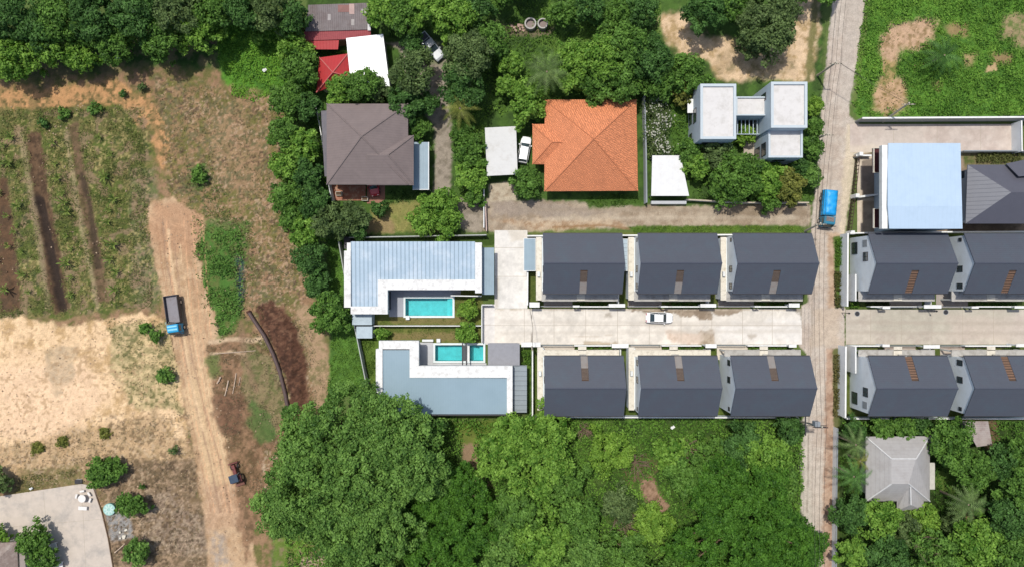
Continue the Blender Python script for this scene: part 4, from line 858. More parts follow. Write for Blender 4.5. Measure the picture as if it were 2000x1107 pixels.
# flat sheet carports
def sheet_roof(name, label, quad, z, m, th=.12, posts=True, wallh=0, cat='carport', ribs=None):
    P = [W(*p, z) for p in quad]; c = sum(P, Vector())/4
    r = root(name, label, cat, (c.x, c.y, 0))
    part('roof', MB().slab([tuple(p) for p in P][::-1] if (P[1]-P[0]).cross(P[2]-P[0]).z < 0 else [tuple(p) for p in P], th), m, r)
    for p in P:
        q = p+(c-p)*.06; part('post', MB().box(q.x-.06, q.y-.06, 0, q.x+.06, q.y+.06, z-th), M_GREYM, r)
    return r, P
M_WSHEET = mat('white_roof_sheet', C(240,240,238), .6, .02, 1.5, dirt=C(214,208,196), dscale=.8, damt=.5, stripe=('X', 1.1, .01, .97, .12))
sheet_roof('carport', 'carport with flat pale grey-white sheet roof beside the white hatchback', [(947,250),(1008,247),(1011,341),(951,344)], 2.7, mat('grey_white_sheet', C(226,225,220), .7, .03, 1, dirt=C(196,190,180), dscale=.9, damt=.6, stripe=('Y', .9, .01, .96, .1)))
r_, P_ = sheet_roof('carport', 'bright white carport roof at the gate of the modern house', [(1274,304),(1329,304),(1346,383),(1272,383)], 2.8, M_WSHEET)
a, b = W(1270,400), W(1338,394); part('beam', MB().box(a.x, a.y, 0, b.x, b.y, .9), M_GREYR, r_, label='low grey wall across the carport front')
r_, P_ = sheet_roof('workshop', 'building with plain bright white sloping roof north of the brown-roofed house', [(676,75),(748,67),(762,176),(686,172)], 3.6, mat('bright_white_sheet', (.86,.86,.85), .5, .01, 1), cat='shed')
part('wall', MB().prism([(p.x+(sum(q.x for q in P_)/4-p.x)*.08, p.y+(sum(q.y for q in P_)/4-p.y)*.08) for p in P_], 0, 3.45), M_CONC, r_)
# red hip roof
M_RED = mat('red_roof_sheet', C(190,58,60), .55, .06, 1.2, stripe=('X', 2.0, .02, .85, .2), dirt=C(168,70,66), dscale=.6, damt=.6)
r = thing_at('cottage', 'small cottage with bright red hip roof beside the white-roofed building', 'house', 650, 142)
roof_part('roof', [(624,113,2.9),(680,105,2.9),(688,152,2.9),(650,168,2.9),(618,181,2.9),(650,142,4.3)], [(0,1,5),(1,2,5),(2,3,5),(3,4,5),(4,0,5)], M_RED, r, ridges=((0,5),(1,5),(2,5),(4,5)), rm=mat('pale_red_ridge', C(206,110,104), .6))
walls_under(r, [(626,117),(678,109),(684,150),(624,176)], 0, 2.75, .3, M_CREAMT, zref=2.9)
# rusty corrugated shed with red strips
r = thing_at('corrugated_shed', 'long shed with patched grey corrugated roof and red lean-tos', 'shed', 660, 50)
M_CORR = mat('patched_corrugated_sheet', C(138,128,126), .75, .15, 1.2, stripe=('X', 3.0, .03, .75, .4), dirt=C(110,92,88), dscale=.5, damt=.8)
roof_part('roof', [(602,10,3.9),(722,6,3.9),(724,58,3.3),(596,62,3.3)], [(0,1,2,3)], M_CORR, r, .06)
roof_part('lean_to_roof', [(594,62,3.15),(724,58,3.15),(724,72,2.8),(676,77,2.8),(592,80,2.8)], [(0,1,2,3,4)], mat('faded_red_sheet', C(172,84,86), .65, .12, 1.5, stripe=('X', 3.0, .03, .8, .4)), r, .05)
roof_part('porch_roof', [(596,81,2.7),(662,79,2.7),(660,97,2.45),(598,97,2.45)], [(0,1,2,3)], M_RED, r, .05)
walls_under(r, [(600,14),(720,12),(720,76),(598,90)], 0, 2.4, .4, mat('brick_wall', C(150,110,90), .9, .2), zref=2.9)
for q in ((682,8,692,28,.02,(200,170,160)), (706,18,724,26,.02,(190,182,176)), (686,38,692,50,.02,(184,176,170)), (640,28,646,40,.02,(178,170,166)), (718,46,724,60,.03,(232,228,224)), (660,10,682,24,.015,(150,108,100))):
    z = 3.95 if q[1] < 14 else 3.85; sl_ = lambda y: 3.9-.6*(y-8)/52+.03
    roof_part('roof_patch', [(q[0],q[1],sl_(q[1])),(q[2],q[1],sl_(q[1])),(q[2],q[3],sl_(q[3])),(q[0],q[3],sl_(q[3]))], [(0,1,2,3)], mat('patch_%d' % q[5][0], C(*q[5]), .7), r, .02)

# light blue roofed block with dark red balconies
M_LBLUE = mat('light_blue_sheet_roof', C(194,216,236), .5, .02, 1.5, stripe=('X', 1.6, .01, .94, .15), dirt=C(178,202,222), dscale=.5, damt=.5)
r = thing_at('apartment_block', 'tall building with light blue sheet roof and dark red balconies', 'building', 1790, 380)
z = 8.6
roof_part('roof', [(1735,280,z),(1876,280,z),(1877,329,z+.25),(1879,403,z+.6),(1880,447,z+.2),(1737,447,z+.2),(1734,403,z+.6),(1734,329,z+.25)], [(0,1,2,7),(7,2,3,6),(6,3,4,5)], M_LBLUE, r, .18)
a, b = W(1762,446,z-.6), W(1872,284,z-.6)
part('wall', MB().box(a.x, a.y, 0, b.x, b.y, z-.5), M_BLUEW, r)
a, b = W(1722,447,z), W(1734,284,z); part('roof_fascia', MB().box(a.x, a.y, z-.7, b.x-.1, b.y, z+.1), M_WHITE, r)
for y0, y1 in ((290,338), (408,446)):
    a, b = W(1705,y1,6.0), W(1722,y0,6.0); xw = W(1762,400,z-.6).x
    bo = part('balcony', MB().box(a.x, a.y, 5.7, xw, b.y, 5.9), mat('dark_red_deck', C(84,42,44), .8, .1), r)
    q = MB(); q.box(a.x, a.y, 5.9, a.x+.12, b.y, 6.2); q.box(a.x+.12, b.y-.05, 5.9, xw, b.y, 6.2); q.box(a.x+.12, a.y, 5.9, xw, a.y+.05, 6.2); c = q.build('railing', M_CREAMT, r); reparent(c, bo)
window(r, 'x', W(1762,446,z-.6).x, W(0,395,z).y, W(0,350,z).y, 4.0, 6.6, -1); window(r, 'y', W(1762,446,z-.6).y, W(1780,0,z).x, W(1810,0,z).x, 4, 6, -1)
for y_ in (380, 340): window(r, 'x', W(1872,284,z-.6).x, W(0,y_+16,z).y, W(0,y_,z).y, 5, 6.5, 1)
# dark grey hipped house at the right edge
M_GSEAM = mat('grey_standing_seam', C(112,114,122), .5, .05, 1, stripe=('Y', 1.6, .02, .72, .14)); M_GS2 = mat('dark_grey_sheet', C(96,96,106), .5, .05, 1)
r = thing_at('hipped_house', 'house with dark grey standing-seam hip roof at the right edge', 'house', 1960, 380)
roof_part('roof', [(1890,322,6.4),(2060,322,6.4),(2060,437,6.4),(1886,437,6.4),(1975,376,8.8),(2040,376,8.8)], [(2,3,4,5),(0,1,5,4)], M_GS2, r, .15)
roof_part('west_slope', [(1890,322,6.4),(1886,437,6.4),(1975,376,8.8)], [(0,1,2)], M_GSEAM, r, .15)
roof_part('gable_roof', [(1965,320,6.9),(2060,300,6.9),(2060,340,8.2),(1990,345,8.2)], [(0,1,2,3)], M_GS2, r, .15)
walls_under(r, [(1892,326),(2060,326),(2060,434),(1890,434)], 0, 6.3, .3, M_GREYR, zref=6.4)
xw = W(1892,326,6.4).x+.3
for y_ in (332, 395): window(r, 'x', xw, W(0,y_+14,6).y, W(0,y_,6).y, 3.6, 5.0, -1)
# light grey tiled cottage
M_GTILE = mat('light_grey_tiles', C(186,182,178), .75, .05, 1.5, stripe=('X', 2.2, .02, .86, .2), dirt=C(164,158,152), dscale=.5, damt=.6); M_GRID = mat('pale_ridge_tiles', C(222,220,216), .8)
M_GTILE2 = mat('light_grey_tiles_rows', C(186,182,178), .75, .05, 1.5, stripe=('Y', 2.2, .02, .9, .2), dirt=C(164,158,152), dscale=.5, damt=.6)
r = thing_at('cottage', 'cottage with light grey tiled cross-hipped roof among palms and gardens', 'house', 1755, 915)
roof_part('roof', [(1691,852,3.4),(1816,851,3.4),(1816,978,3.4),(1691,978,3.4),(1741,895,6.0),(1789,895,6.0),(1741,944,6.0),(1775,944,6.0)], [(3,0,4,6),(1,2,7,5)], M_GTILE, r, ridges=((0,4),(3,6),(4,5),(1,5)), rm=M_GRID)
roof_part('slope', [(1691,852,3.4),(1816,851,3.4),(1816,978,3.4),(1691,978,3.4),(1741,895,6.0),(1789,895,6.0),(1741,944,6.0),(1775,944,6.0)], [(0,1,5,4),(2,3,6,7),(4,5,7,6)], M_GTILE2, r, ridges=((2,7),), rm=M_GRID)
roof_part('wing_roof', [(1752,966,3.3),(1752,997,3.3),(1804,997,3.3),(1804,966,3.3),(1778,944,5.6),(1779,985,5.0)], [(0,1,5,4),(1,2,5),(2,3,4,5)], M_GTILE, r, ridges=((4,5),), rm=M_GRID)
roof_part('entrance_roof', [(1798,866,3.2),(1812,838,2.9),(1828,838,2.9),(1828,853,2.9),(1818,868,3.2)], [(0,1,2,3,4)], M_GTILE2, r)
roof_part('side_roof', [(1816,903,3.1),(1826,903,2.9),(1826,955,2.9),(1816,955,3.1)], [(0,1,2,3)], mat('cream_sheet', C(212,208,194), .8), r)
walls_under(r, [(1694,856),(1813,856),(1813,975),(1694,975)], 0, 3.3, .5, M_CREAMT, zref=3.4)
walls_under(r, [(1756,960),(1800,960),(1800,993),(1756,993)], 0, 3.2, .35, M_CREAMT, 'wing_wall', zref=3.3)
# small shed below the lower east row, brown roof bottom left
r = thing_at('garden_shed', 'small shed with faded pinkish-grey corrugated roof behind the lower east houses', 'shed', 1912, 848)
roof_part('roof', [(1880,822,2.6),(1930,822,2.6),(1938,868,2.3),(1908,872,2.3)], [(0,1,2,3)], mat('pinkish_corrugated', C(184,172,166), .8, .1, 2, stripe=('Y', 3.0, .02, .8, .3), dirt=C(140,116,110), dscale=1, damt=.8), r, .05)
walls_under(r, [(1884,826),(1926,826),(1932,866),(1906,866)], 0, 2.25, .15, M_CONC, zref=2.4)
r = thing_at('pavilion', 'pavilion with weathered grey-brown roof at the bottom left corner', 'building', 15, 1095)
roof_part('roof', [(-70,1062,3.0),(33,1058,3.0),(37,1150,3.0),(-70,1150,3.0),(-20,1104,4.6)], [(0,1,4),(1,2,4),(2,3,4),(3,0,4)], mat('weathered_brown_tiles', C(150,132,122), .85, .15, 2, dirt=C(186,176,166), dscale=1, damt=.7), r)
roof_part('side_roof', [(36,1070,2.7),(48,1068,2.5),(52,1150,2.5),(40,1150,2.7)], [(0,1,2,3)], mat('side_sheet', C(170,158,148), .85, .1), r, .06)
walls_under(r, [(-66,1066),(30,1062),(32,1146),(-66,1146)], 0, 2.9, .3, M_CREAMT, zref=3.0)

# ---- villas with pools
M_VROOF = mat('pale_blue_ribbed_roof', C(176,198,214), .45, .05, .8, stripe=('X', 1.55, .04, .62, .36), dirt=C(214,226,236), dscale=.25, damt=.8)
M_VROOF2 = mat('blue_grey_ribbed_roof', C(150,174,186), .5, .03, 1.2, stripe=('X', 2.6, .01, .92, .14), dirt=C(134,158,168), dscale=.3, damt=.5)
M_PARA = mat('stained_white_parapet', C(248,247,243), .85, .02, 2, dirt=C(178,172,162), dscale=1.3, damt=.7)
M_DECK = mat('grey_pool_deck', C(176,178,184), .8, .05, 1.5, stripe=('Y', 1.6, .004, .9, .06))
r = thing_at('villa', 'L-shaped villa with pale blue ribbed roof around a swimming pool', 'house', 790, 520)
Z = 4.2
def flat(name, x0, y0, x1, y1, z0, z1, m, rr=None, zr=None): a, b = W(x0, y1, zr or z1), W(x1, y0, zr or z1); return part(name, MB().box(a.x, a.y, z0, b.x, b.y, z1), m, rr or r)
roof_part('roof', [(685,472,Z),(928,472,Z),(928,546,Z-.25),(740,546,Z-.25),(738,598,Z-.35),(685,598,Z-.35)], [(0,1,2,3),(0,3,4,5)], M_VROOF, r, .1)
pr = MB()
for x0, y0, x1, y1, dz in ((928,474,941,572,0), (738,546,928,566,.0), (738,566,757,613,.002), (672,490,685,600,0), (685,598,738,613,.0)):
    a, b = W(x0, y1, Z+.1), W(x1, y0, Z+.1); pr.box(a.x, a.y, Z-.9, b.x, b.y, Z+.1+dz)
part('parapet', pr, M_PARA, r)
flat('wall', 676, 474, 938, 562, 0, Z-.5, M_WHITE, zr=Z); flat('wing_wall', 688, 566, 752, 609, 0, Z-.52, M_WHITE, zr=Z)
a, b = W(0,570,Z), W(0,606,Z); xw = W(752,0,Z).x; flat('glass_front', 752, 570, 753.5, 606, .1, 2.9, M_GLASS, zr=Z)
window(r, 'x', xw+.125, b.y, a.y, .1, 2.6, 1)
yy = W(0,562,Z).y
for xa in (770, 800, 830, 860, 900): q = W(xa, 0).x; window(r, 'y', yy, q, q+2.1, .1, 2.5, -1)
flat('side_awning', 942, 484, 965, 575, 2.55, 2.62, M_CANB)
flat('rear_lean_to', 688, 613, 726, 634, 0, 2.4, mat('pale_blue_sheet', C(190,206,214), .6, .05, 2, dirt=C(150,166,174), dscale=1.5, damt=.6)); flat('utility_roof', 696, 637, 727, 660, 0, 2.1, mat('pale_blue_sheet', C(190,206,214)))
flat('utility_box', 672, 463, 684, 486, 0, 1.6, M_DARKM); 
def pool(label, x0, y0, x1, y1, P, deckrects, steps):
    r = thing_at('swimming_pool', label, 'swimming pool', (x0+x1)/2, (y0+y1)/2)
    X0, Y0, X1, Y1 = P
    c = MB(); w = .32
    for q in ((X0-w, Y0-w, X1+w, Y0), (X0-w, Y1, X1+w, Y1+w), (X0-w, Y0, X0, Y1), (X1, Y0, X1+w, Y1)): c.box(q[0], q[1], -.25, q[2], q[3], .16)
    part('coping', c, mat('pool_coping', C(238,246,244), .6, .03), r)
    b = MB(); X0, Y0, X1, Y1 = X0+.004, Y0+.004, X1-.004, Y1-.004
    b.add([(X0,Y0,-1.4),(X1,Y0,-1.4),(X1,Y1,-1.4),(X0,Y1,-1.4),(X0,Y0,.12),(X1,Y0,.12),(X1,Y1,.12),(X0,Y1,.12)], [(0,1,2,3),(4,5,1,0),(5,6,2,1),(6,7,3,2),(7,4,0,3)])
    part('basin', b, mat('turquoise_pool_tiles', (.13,.49,.50), .4, .22, .7, stripe=('X', 3.3, .0, .9, .1)), r)  # wide tile tone noise stands in for rippling light on the basin
    if steps:
        sx = X1-.9; part('steps', MB().box(sx, Y0, -1.38, X1-.01, Y1, -.5).box(sx+.45, Y0+.01, -.5, X1-.01, Y1-.01, -.2), mat('turquoise_pool_tiles', (.09,.55,.55)), r)
    m = bpy.data.materials.get('pool_water')
    if not m:
        m = bpy.data.materials.new('pool_water'); m.use_nodes = True; nt = m.node_tree; pb = nt.nodes['Principled BSDF']; L = nt.links.new
        tr = N(nt, 'ShaderNodeBsdfTransparent'); tr.inputs[0].default_value = (.62, .93, .94, 1)
        gl = N(nt, 'ShaderNodeBsdfGlossy'); gl.inputs['Roughness'].default_value = .03
        fr = N(nt, 'ShaderNodeFresnel'); fr.inputs[0].default_value = 1.33
        ns = N(nt, 'ShaderNodeTexNoise'); ns.inputs['Scale'].default_value = 2.2; ns.inputs['Detail'].default_value = 3
        bp = N(nt, 'ShaderNodeBump'); bp.inputs['Distance'].default_value = .02; L(ns.outputs['Fac'], bp.inputs['Height']); L(bp.outputs[0], gl.inputs['Normal']); L(bp.outputs[0], fr.inputs['Normal'])
        mx = N(nt, 'ShaderNodeMixShader'); L(fr.outputs[0], mx.inputs[0]); L(tr.outputs[0], mx.inputs[1]); L(gl.outputs[0], mx.inputs[2]); L(mx.outputs[0], nt.nodes['Material Output'].inputs[0])
        nt.nodes.remove(pb)
    part('water', MB().add([(X0,Y0,.02),(X1,Y0,.02),(X1,Y1,.02),(X0,Y1,.02)], [(0,1,2,3)]), m, r)
    return r
pool('turquoise rectangular pool with white coping inside the ribbed-roof villa court', 791, 581, 885, 617, POOL1, (), True)
pool('turquoise pool crossed by two dark beams beside the grey garage roof', 849, 672, 945, 705, POOL2, (), False)
def deck(name, rects, z, m):
    mb = MB()
    for x0, y0, x1, y1 in rects: a = W(x0, y1); b = W(x1, y0); mb.box(a.x, a.y, -.04, b.x, b.y, z)
    tag(mb.build(name, m), kind='structure')
deck('pool_terrace', [(760,562,787.8,618), (788,562,900,577.6)], .1, M_DECK)
deck('pool_terrace_lower', [(820,668,845.8,716), (846,708.5,950,718)], .1, mat('light_pool_deck', C(206,206,206), .8, .05, 1.5))
wall_thing('garden_wall', 'thin white wall between the two villa gardens', 'wall', [(727,636),(941,636)], 1.5, .12, M_WHITE)
wall_thing('garden_wall', 'white wall between the villa gardens and the estate forecourt', 'wall', [(962,595),(941,595),(941,668)], 1.5, .14, M_WHITE)
wall_thing('garden_wall', 'grey-white wall along the north side of the ribbed-roof villa', 'wall', [(681,464),(950,459)], 1.9, .14, mat('greyish_wall', C(190,194,188), .9, .1))
wall_thing('garden_wall', 'grey-white slanting wall on the west side of the ribbed-roof villa', 'wall', [(661,472),(671,530),(684,600),(698,665),(716,755)], 1.9, .14, mat('greyish_wall', C(190,194,188)))
wall_thing('pool_screen', 'narrow white screen wall at the villa pool terrace', 'wall', [(880,577),(940,578)], 2.2, .16, M_WHITE)
r = thing_at('villa', 'L-shaped villa with flat blue-grey roof and white parapets', 'house', 870, 750)
Z = 4.2
roof_part('roof', [(747,683,Z),(800,683,Z),(802,737,Z),(990,738,Z),(990,808,Z-.25),(747,808,Z-.25)], [(0,1,2),(0,2,4,5),(2,3,4)], M_VROOF2, r, .1)
pr = MB()
for x0, y0, x1, y1, dz in ((734,681,747,784,0), (740,665,818,681,0), (800,681,818,737,.002), (818,714,1001,737,0), (990,737,1001,806,.0)):
    a, b = W(x0, y1, Z+.2), W(x1, y0, Z+.2); pr.box(a.x, a.y, Z-.9, b.x, b.y, Z+.2+dz)
part('parapet', pr, M_PARA, r)
flat('wall', 738, 720, 996, 804, 0, Z-.5, M_WHITE, zr=Z); flat('wing_wall', 744, 672, 812, 722, 0, Z-.52, M_WHITE, zr=Z)
window(r, 'x', W(812,0,Z).x, W(0,714,Z).y, W(0,676,Z).y, .1, 2.6, 1)
for xa in (830, 880, 920): q = W(xa, 0).x; window(r, 'y', W(0,720,Z).y, q, q+2.2, .1, 2.5, 1)
flat('side_awning', 1001.5, 713, 1029, 805, 2.55, 2.62, mat('striped_awning_sheet', C(150,160,166), .5, .05, 2, stripe=('Y', 1.3, .03, .7, .35)))
flat('gutter', 747, 809, 1000, 811.5, Z-.4, Z-.2, M_DARKM, zr=Z)
flat('garage_roof', 953, 670, 1015, 713, 2.7, 2.9, mat('grey_bitumen_roof', C(160,160,164), .9, .04, 2, dirt=C(140,138,140), dscale=1.5, damt=.5))
flat('garage_wall', 955, 672, 1013, 712, 0, 2.69, M_GREYR, zr=2.9)
pm = MB()
for px_ in (903.5, 911): a = W(px_, 716, 2.6); b = W(px_, 668, 2.6); pm.box(a.x-.09, a.y, 2.5, a.x+.09, b.y, 2.7)
part('pool_beams', pm, M_DARKM, r)
flat('pool_divider', 902, 673, 911, 705, -.2, .14, mat('dark_divider', C(86,92,96), .7, .1)); flat('divider_coping', 911.3, 673, 917, 705, -.2, .17, M_WHITE)
for px_, py_, l in ((797,620,'at the corner of the court pool'), (857,664,'above the beamed pool')):
    p = W(px_, py_); rr = root('pump_box', 'small white pump box '+l, 'box', (p.x, p.y, 0), 'white pump boxes by the pools')
    part('body', MB().box(p.x-.28, p.y-.28, 0, p.x+.28, p.y+.28, .5, .03), M_FRAME, rr); part('lid', MB().box(p.x-.3, p.y-.3, .5, p.x+.3, p.y+.3, .55), M_FRAME, rr)
p = W(836, 664); rr = root('garden_bench', 'white garden bench above the beamed pool', 'bench', (p.x, p.y, 0))
part('seat', MB().box(p.x-.9, p.y-.18, .4, p.x+.9, p.y+.18, .46), M_FRAME, rr)
for s in (-.8, .7): part('leg', MB().box(p.x+s, p.y-.16, 0, p.x+s+.1, p.y+.16, .4), M_FRAME, rr)
# ---------------------------------------------------------------- foliage
KIND = {  # dark, light leaf display colours ; leaf length ; lobe size factor ; density
 'mango':  ((54,94,32), (136,182,82), .42, .9, 1.0),
 'dark':   ((42,78,32), (112,158,80), .40, .9, 1.0),
 'bright': ((70,122,34), (164,208,90), .44, .9, 1.0),
 'lime':   ((84,132,38), (168,208,86), .38, .8, .9),
 'dull':   ((64,88,46), (138,164,98), .40, 1.0, .9),
 'feather':((64,108,42), (152,196,96), .42, 1.0, .95),
 'smooth': ((44,90,26), (112,164,60), .34, .7, 1.1),
 'olive':  ((88,106,44), (168,172,86), .38, .85, 1.0),
}
def leaves(cen, nrm, L, wd, cols, rs):
    "one folded rhombus per leaf"
    n = len(cen)
    nrm = nrm/np.linalg.norm(nrm, axis=1, keepdims=True)
    a = rs.normal(size=(n, 3)); u = np.cross(nrm, a); u /= np.linalg.norm(u, axis=1, keepdims=True)+1e-9; v = np.cross(nrm, u)
    L = (L*rs.uniform(.65, 1.3, n))[:, None]; w = L*wd
    p = np.stack([cen-u*L*.5, cen+v*w*.5-u*L*.05+nrm*w*.14, cen+u*L*.5-nrm*L*.12, cen-v*w*.5-u*L*.05+nrm*w*.14], 1)
    q = np.arange(n*4).reshape(n, 4)
    return p.reshape(-1, 3), q, np.repeat(cols, 4, 0)
def mixcol(dark, light, t):
    d = np.array(C(*dark)); l = np.array(C(*light)); return d+(l-d)*np.clip(t, 0, 1.15)[:, None]
def crown_arrays(R, H, kind, seed, z0, ax=1.0, ay=1.0, sparse=1.0):
    rs = np.random.RandomState(seed); dk, lt, LL, lf_, dn = KIND[kind]
    lr0 = min(.85+R*.02, max(.42, R*.25))*lf_
    nl = int(max(7, 2.7*(R/lr0)**2*1.5))
    # lobe centres over a dome with an uneven outline
    u = rs.uniform(0, 1, nl); th = rs.uniform(0, 2*np.pi, nl)
    out = 1+.16*np.sin(3*th+rs.uniform(0, 6))+.15*np.sin(5*th+rs.uniform(0, 6))+.08*np.sin(8*th+rs.uniform(0, 6))
    rad = np.sqrt(u)*(R-lr0*.6)*out
    hh = np.sqrt(np.clip(1-(rad/(R*1.15))**2, .02, 1))
    cz = z0+H*(.25+.75*hh)-lr0*.5+rs.uniform(-1.1, .55, nl)*min(1.3, lr0*1.3)
    low = rs.uniform(size=nl) < .2; cz[low] -= np.minimum(H*.35, 1.8)
    cx = rad*np.cos(th)*ax; cy = rad*np.sin(th)*ay
    lr = lr0*rs.uniform(.6, 1.25, nl); tone = rs.uniform(0, 1, nl)
    P = []; Nn = []; T = []
    for i in range(nl):
        n = int(9.0*lr[i]**2/(LL*LL*.55)*dn*sparse)+6
        d = rs.normal(size=(n, 3)); d /= np.linalg.norm(d, axis=1, keepdims=True); d[:, 2] = np.where(d[:, 2] < -.15, -d[:, 2], d[:, 2])
        rr = lr[i]*(rs.uniform(.25, 1, n)**.45)[:, None]
        bump_ = 1+.22*np.sin(d[:, :1]*5+i)*np.cos(d[:, 1:2]*6-i)
        p = np.array([[cx[i], cy[i], cz[i]]])+d*rr*bump_*np.array([[1, 1, .8]])
        P.append(p); Nn.append(d*.95+np.array([[0, 0, .5]])+rs.normal(size=(n, 3))*.55)
        T.append(tone[i]*.6+rs.uniform(0, .75, n)**1.3)
    P = np.concatenate(P); Nn = np.concatenate(Nn); T = np.concatenate(T)
    return leaves(P, Nn, LL, .62, mixcol(dk, lt, T), rs), list(zip(cx, cy, cz))
_seed = [100]
def tree(label, px, py, rp, kind, h=None, name='leafy_tree', cat='tree', group=None, ay=1.0, sparse=1.0):
    """photo centre and radius in pixels at crown height"""
    _seed[0] += 1
    R0 = rp/12.0; h = h or min(13, 2.2+R0*1.5); zc = h*.62
    k = 1-zc/CAM_H; R = R0*k; c = W(px, py, zc)
    H = min(h*.72, R*1.25+.6); z0 = h-H
    r = root(name, label, cat, (c.x, c.y, 0), group)
    (co, q, cc), lobes = crown_arrays(R, H, kind, _seed[0], z0, 1.0, ay, sparse)
    raw_mesh('crown', co, q, cc, M_LEAF, r)
    rs = random.Random(_seed[0]); t = MB(); tr = max(.07, R*.045)
    ht = z0+H*.15; t.tube([(0,0,-.1), (rs.uniform(-.1,.1), rs.uniform(-.1,.1), ht*.5), (rs.uniform(-.2,.2), rs.uniform(-.2,.2), ht)], tr*1.3, 7, tr*.8)
    for j in range(min(9, 4+int(R))):
        lx, ly, lz = lobes[(j*7) % len(lobes)]
        t.tube([(0,0,ht*.8), (lx*.45, ly*.45, ht*.8+(lz-ht*.8)*.6), (lx, ly, lz)], tr*.55, 5, tr*.15)
    t.build('trunk', M_BARK, r, world=False)
    return r
def palm(label, px, py, rp, h, nf=18, kind='dull', name='palm_tree', wid=.30):
    nf = int(nf*.75)
    _seed[0] += 1; rs = np.random.RandomState(_seed[0]); c = W(px, py, h); R = rp/12*(1-h/CAM_H)
    r = root(name, label, 'palm', (c.x, c.y, 0)); dk, lt = KIND[kind][:2]; CO = []; CC = []; Q = []
    for f in range(nf):
        a = 2*math.pi*f/nf+rs.uniform(-.2, .2); up = rs.uniform(.1, .9); Lf = R*rs.uniform(.8, 1.1); n = 16
        pts = []
        for i in range(n+1):
            t = i/n; pts.append((math.cos(a)*Lf*t, math.sin(a)*Lf*t, h+up*Lf*.5*math.sin(t*2.2)-Lf*.45*t*t))
        pts = np.array(pts); sd = np.array([-math.sin(a), math.cos(a), 0])
        col = mixcol(dk, lt, rs.uniform(.2, 1.0, 1))[0]*1.1
        for i in range(1, n):
            t = i/n; wl = R*wid*.5*math.sin(math.pi*min(1, t*.9+.12))**.6
            for s in (-1, 1):
                b = pts[i]; tip = b+sd*s*wl+(pts[i]-pts[i-1])*1.6+np.array([0, 0, -.25*wl]); d = pts[min(i+1, n)]-pts[i]
                k = len(CO); CO += [b, b+d*.7, tip, tip-d*.1]; Q.append([k, k+1, k+2, k+3]); CC += [col*rs.uniform(.75, 1.35)]*4
        k = len(CO)
    raw_mesh('fronds', np.array(CO), np.array(Q), np.array(CC), M_LEAF, r)
    MB().tube([(0,0,-.1), (.1,.05,h*.5), (0,0,h)], .2, 8, .13).build('trunk', M_BARKP, r, world=False)
    return r
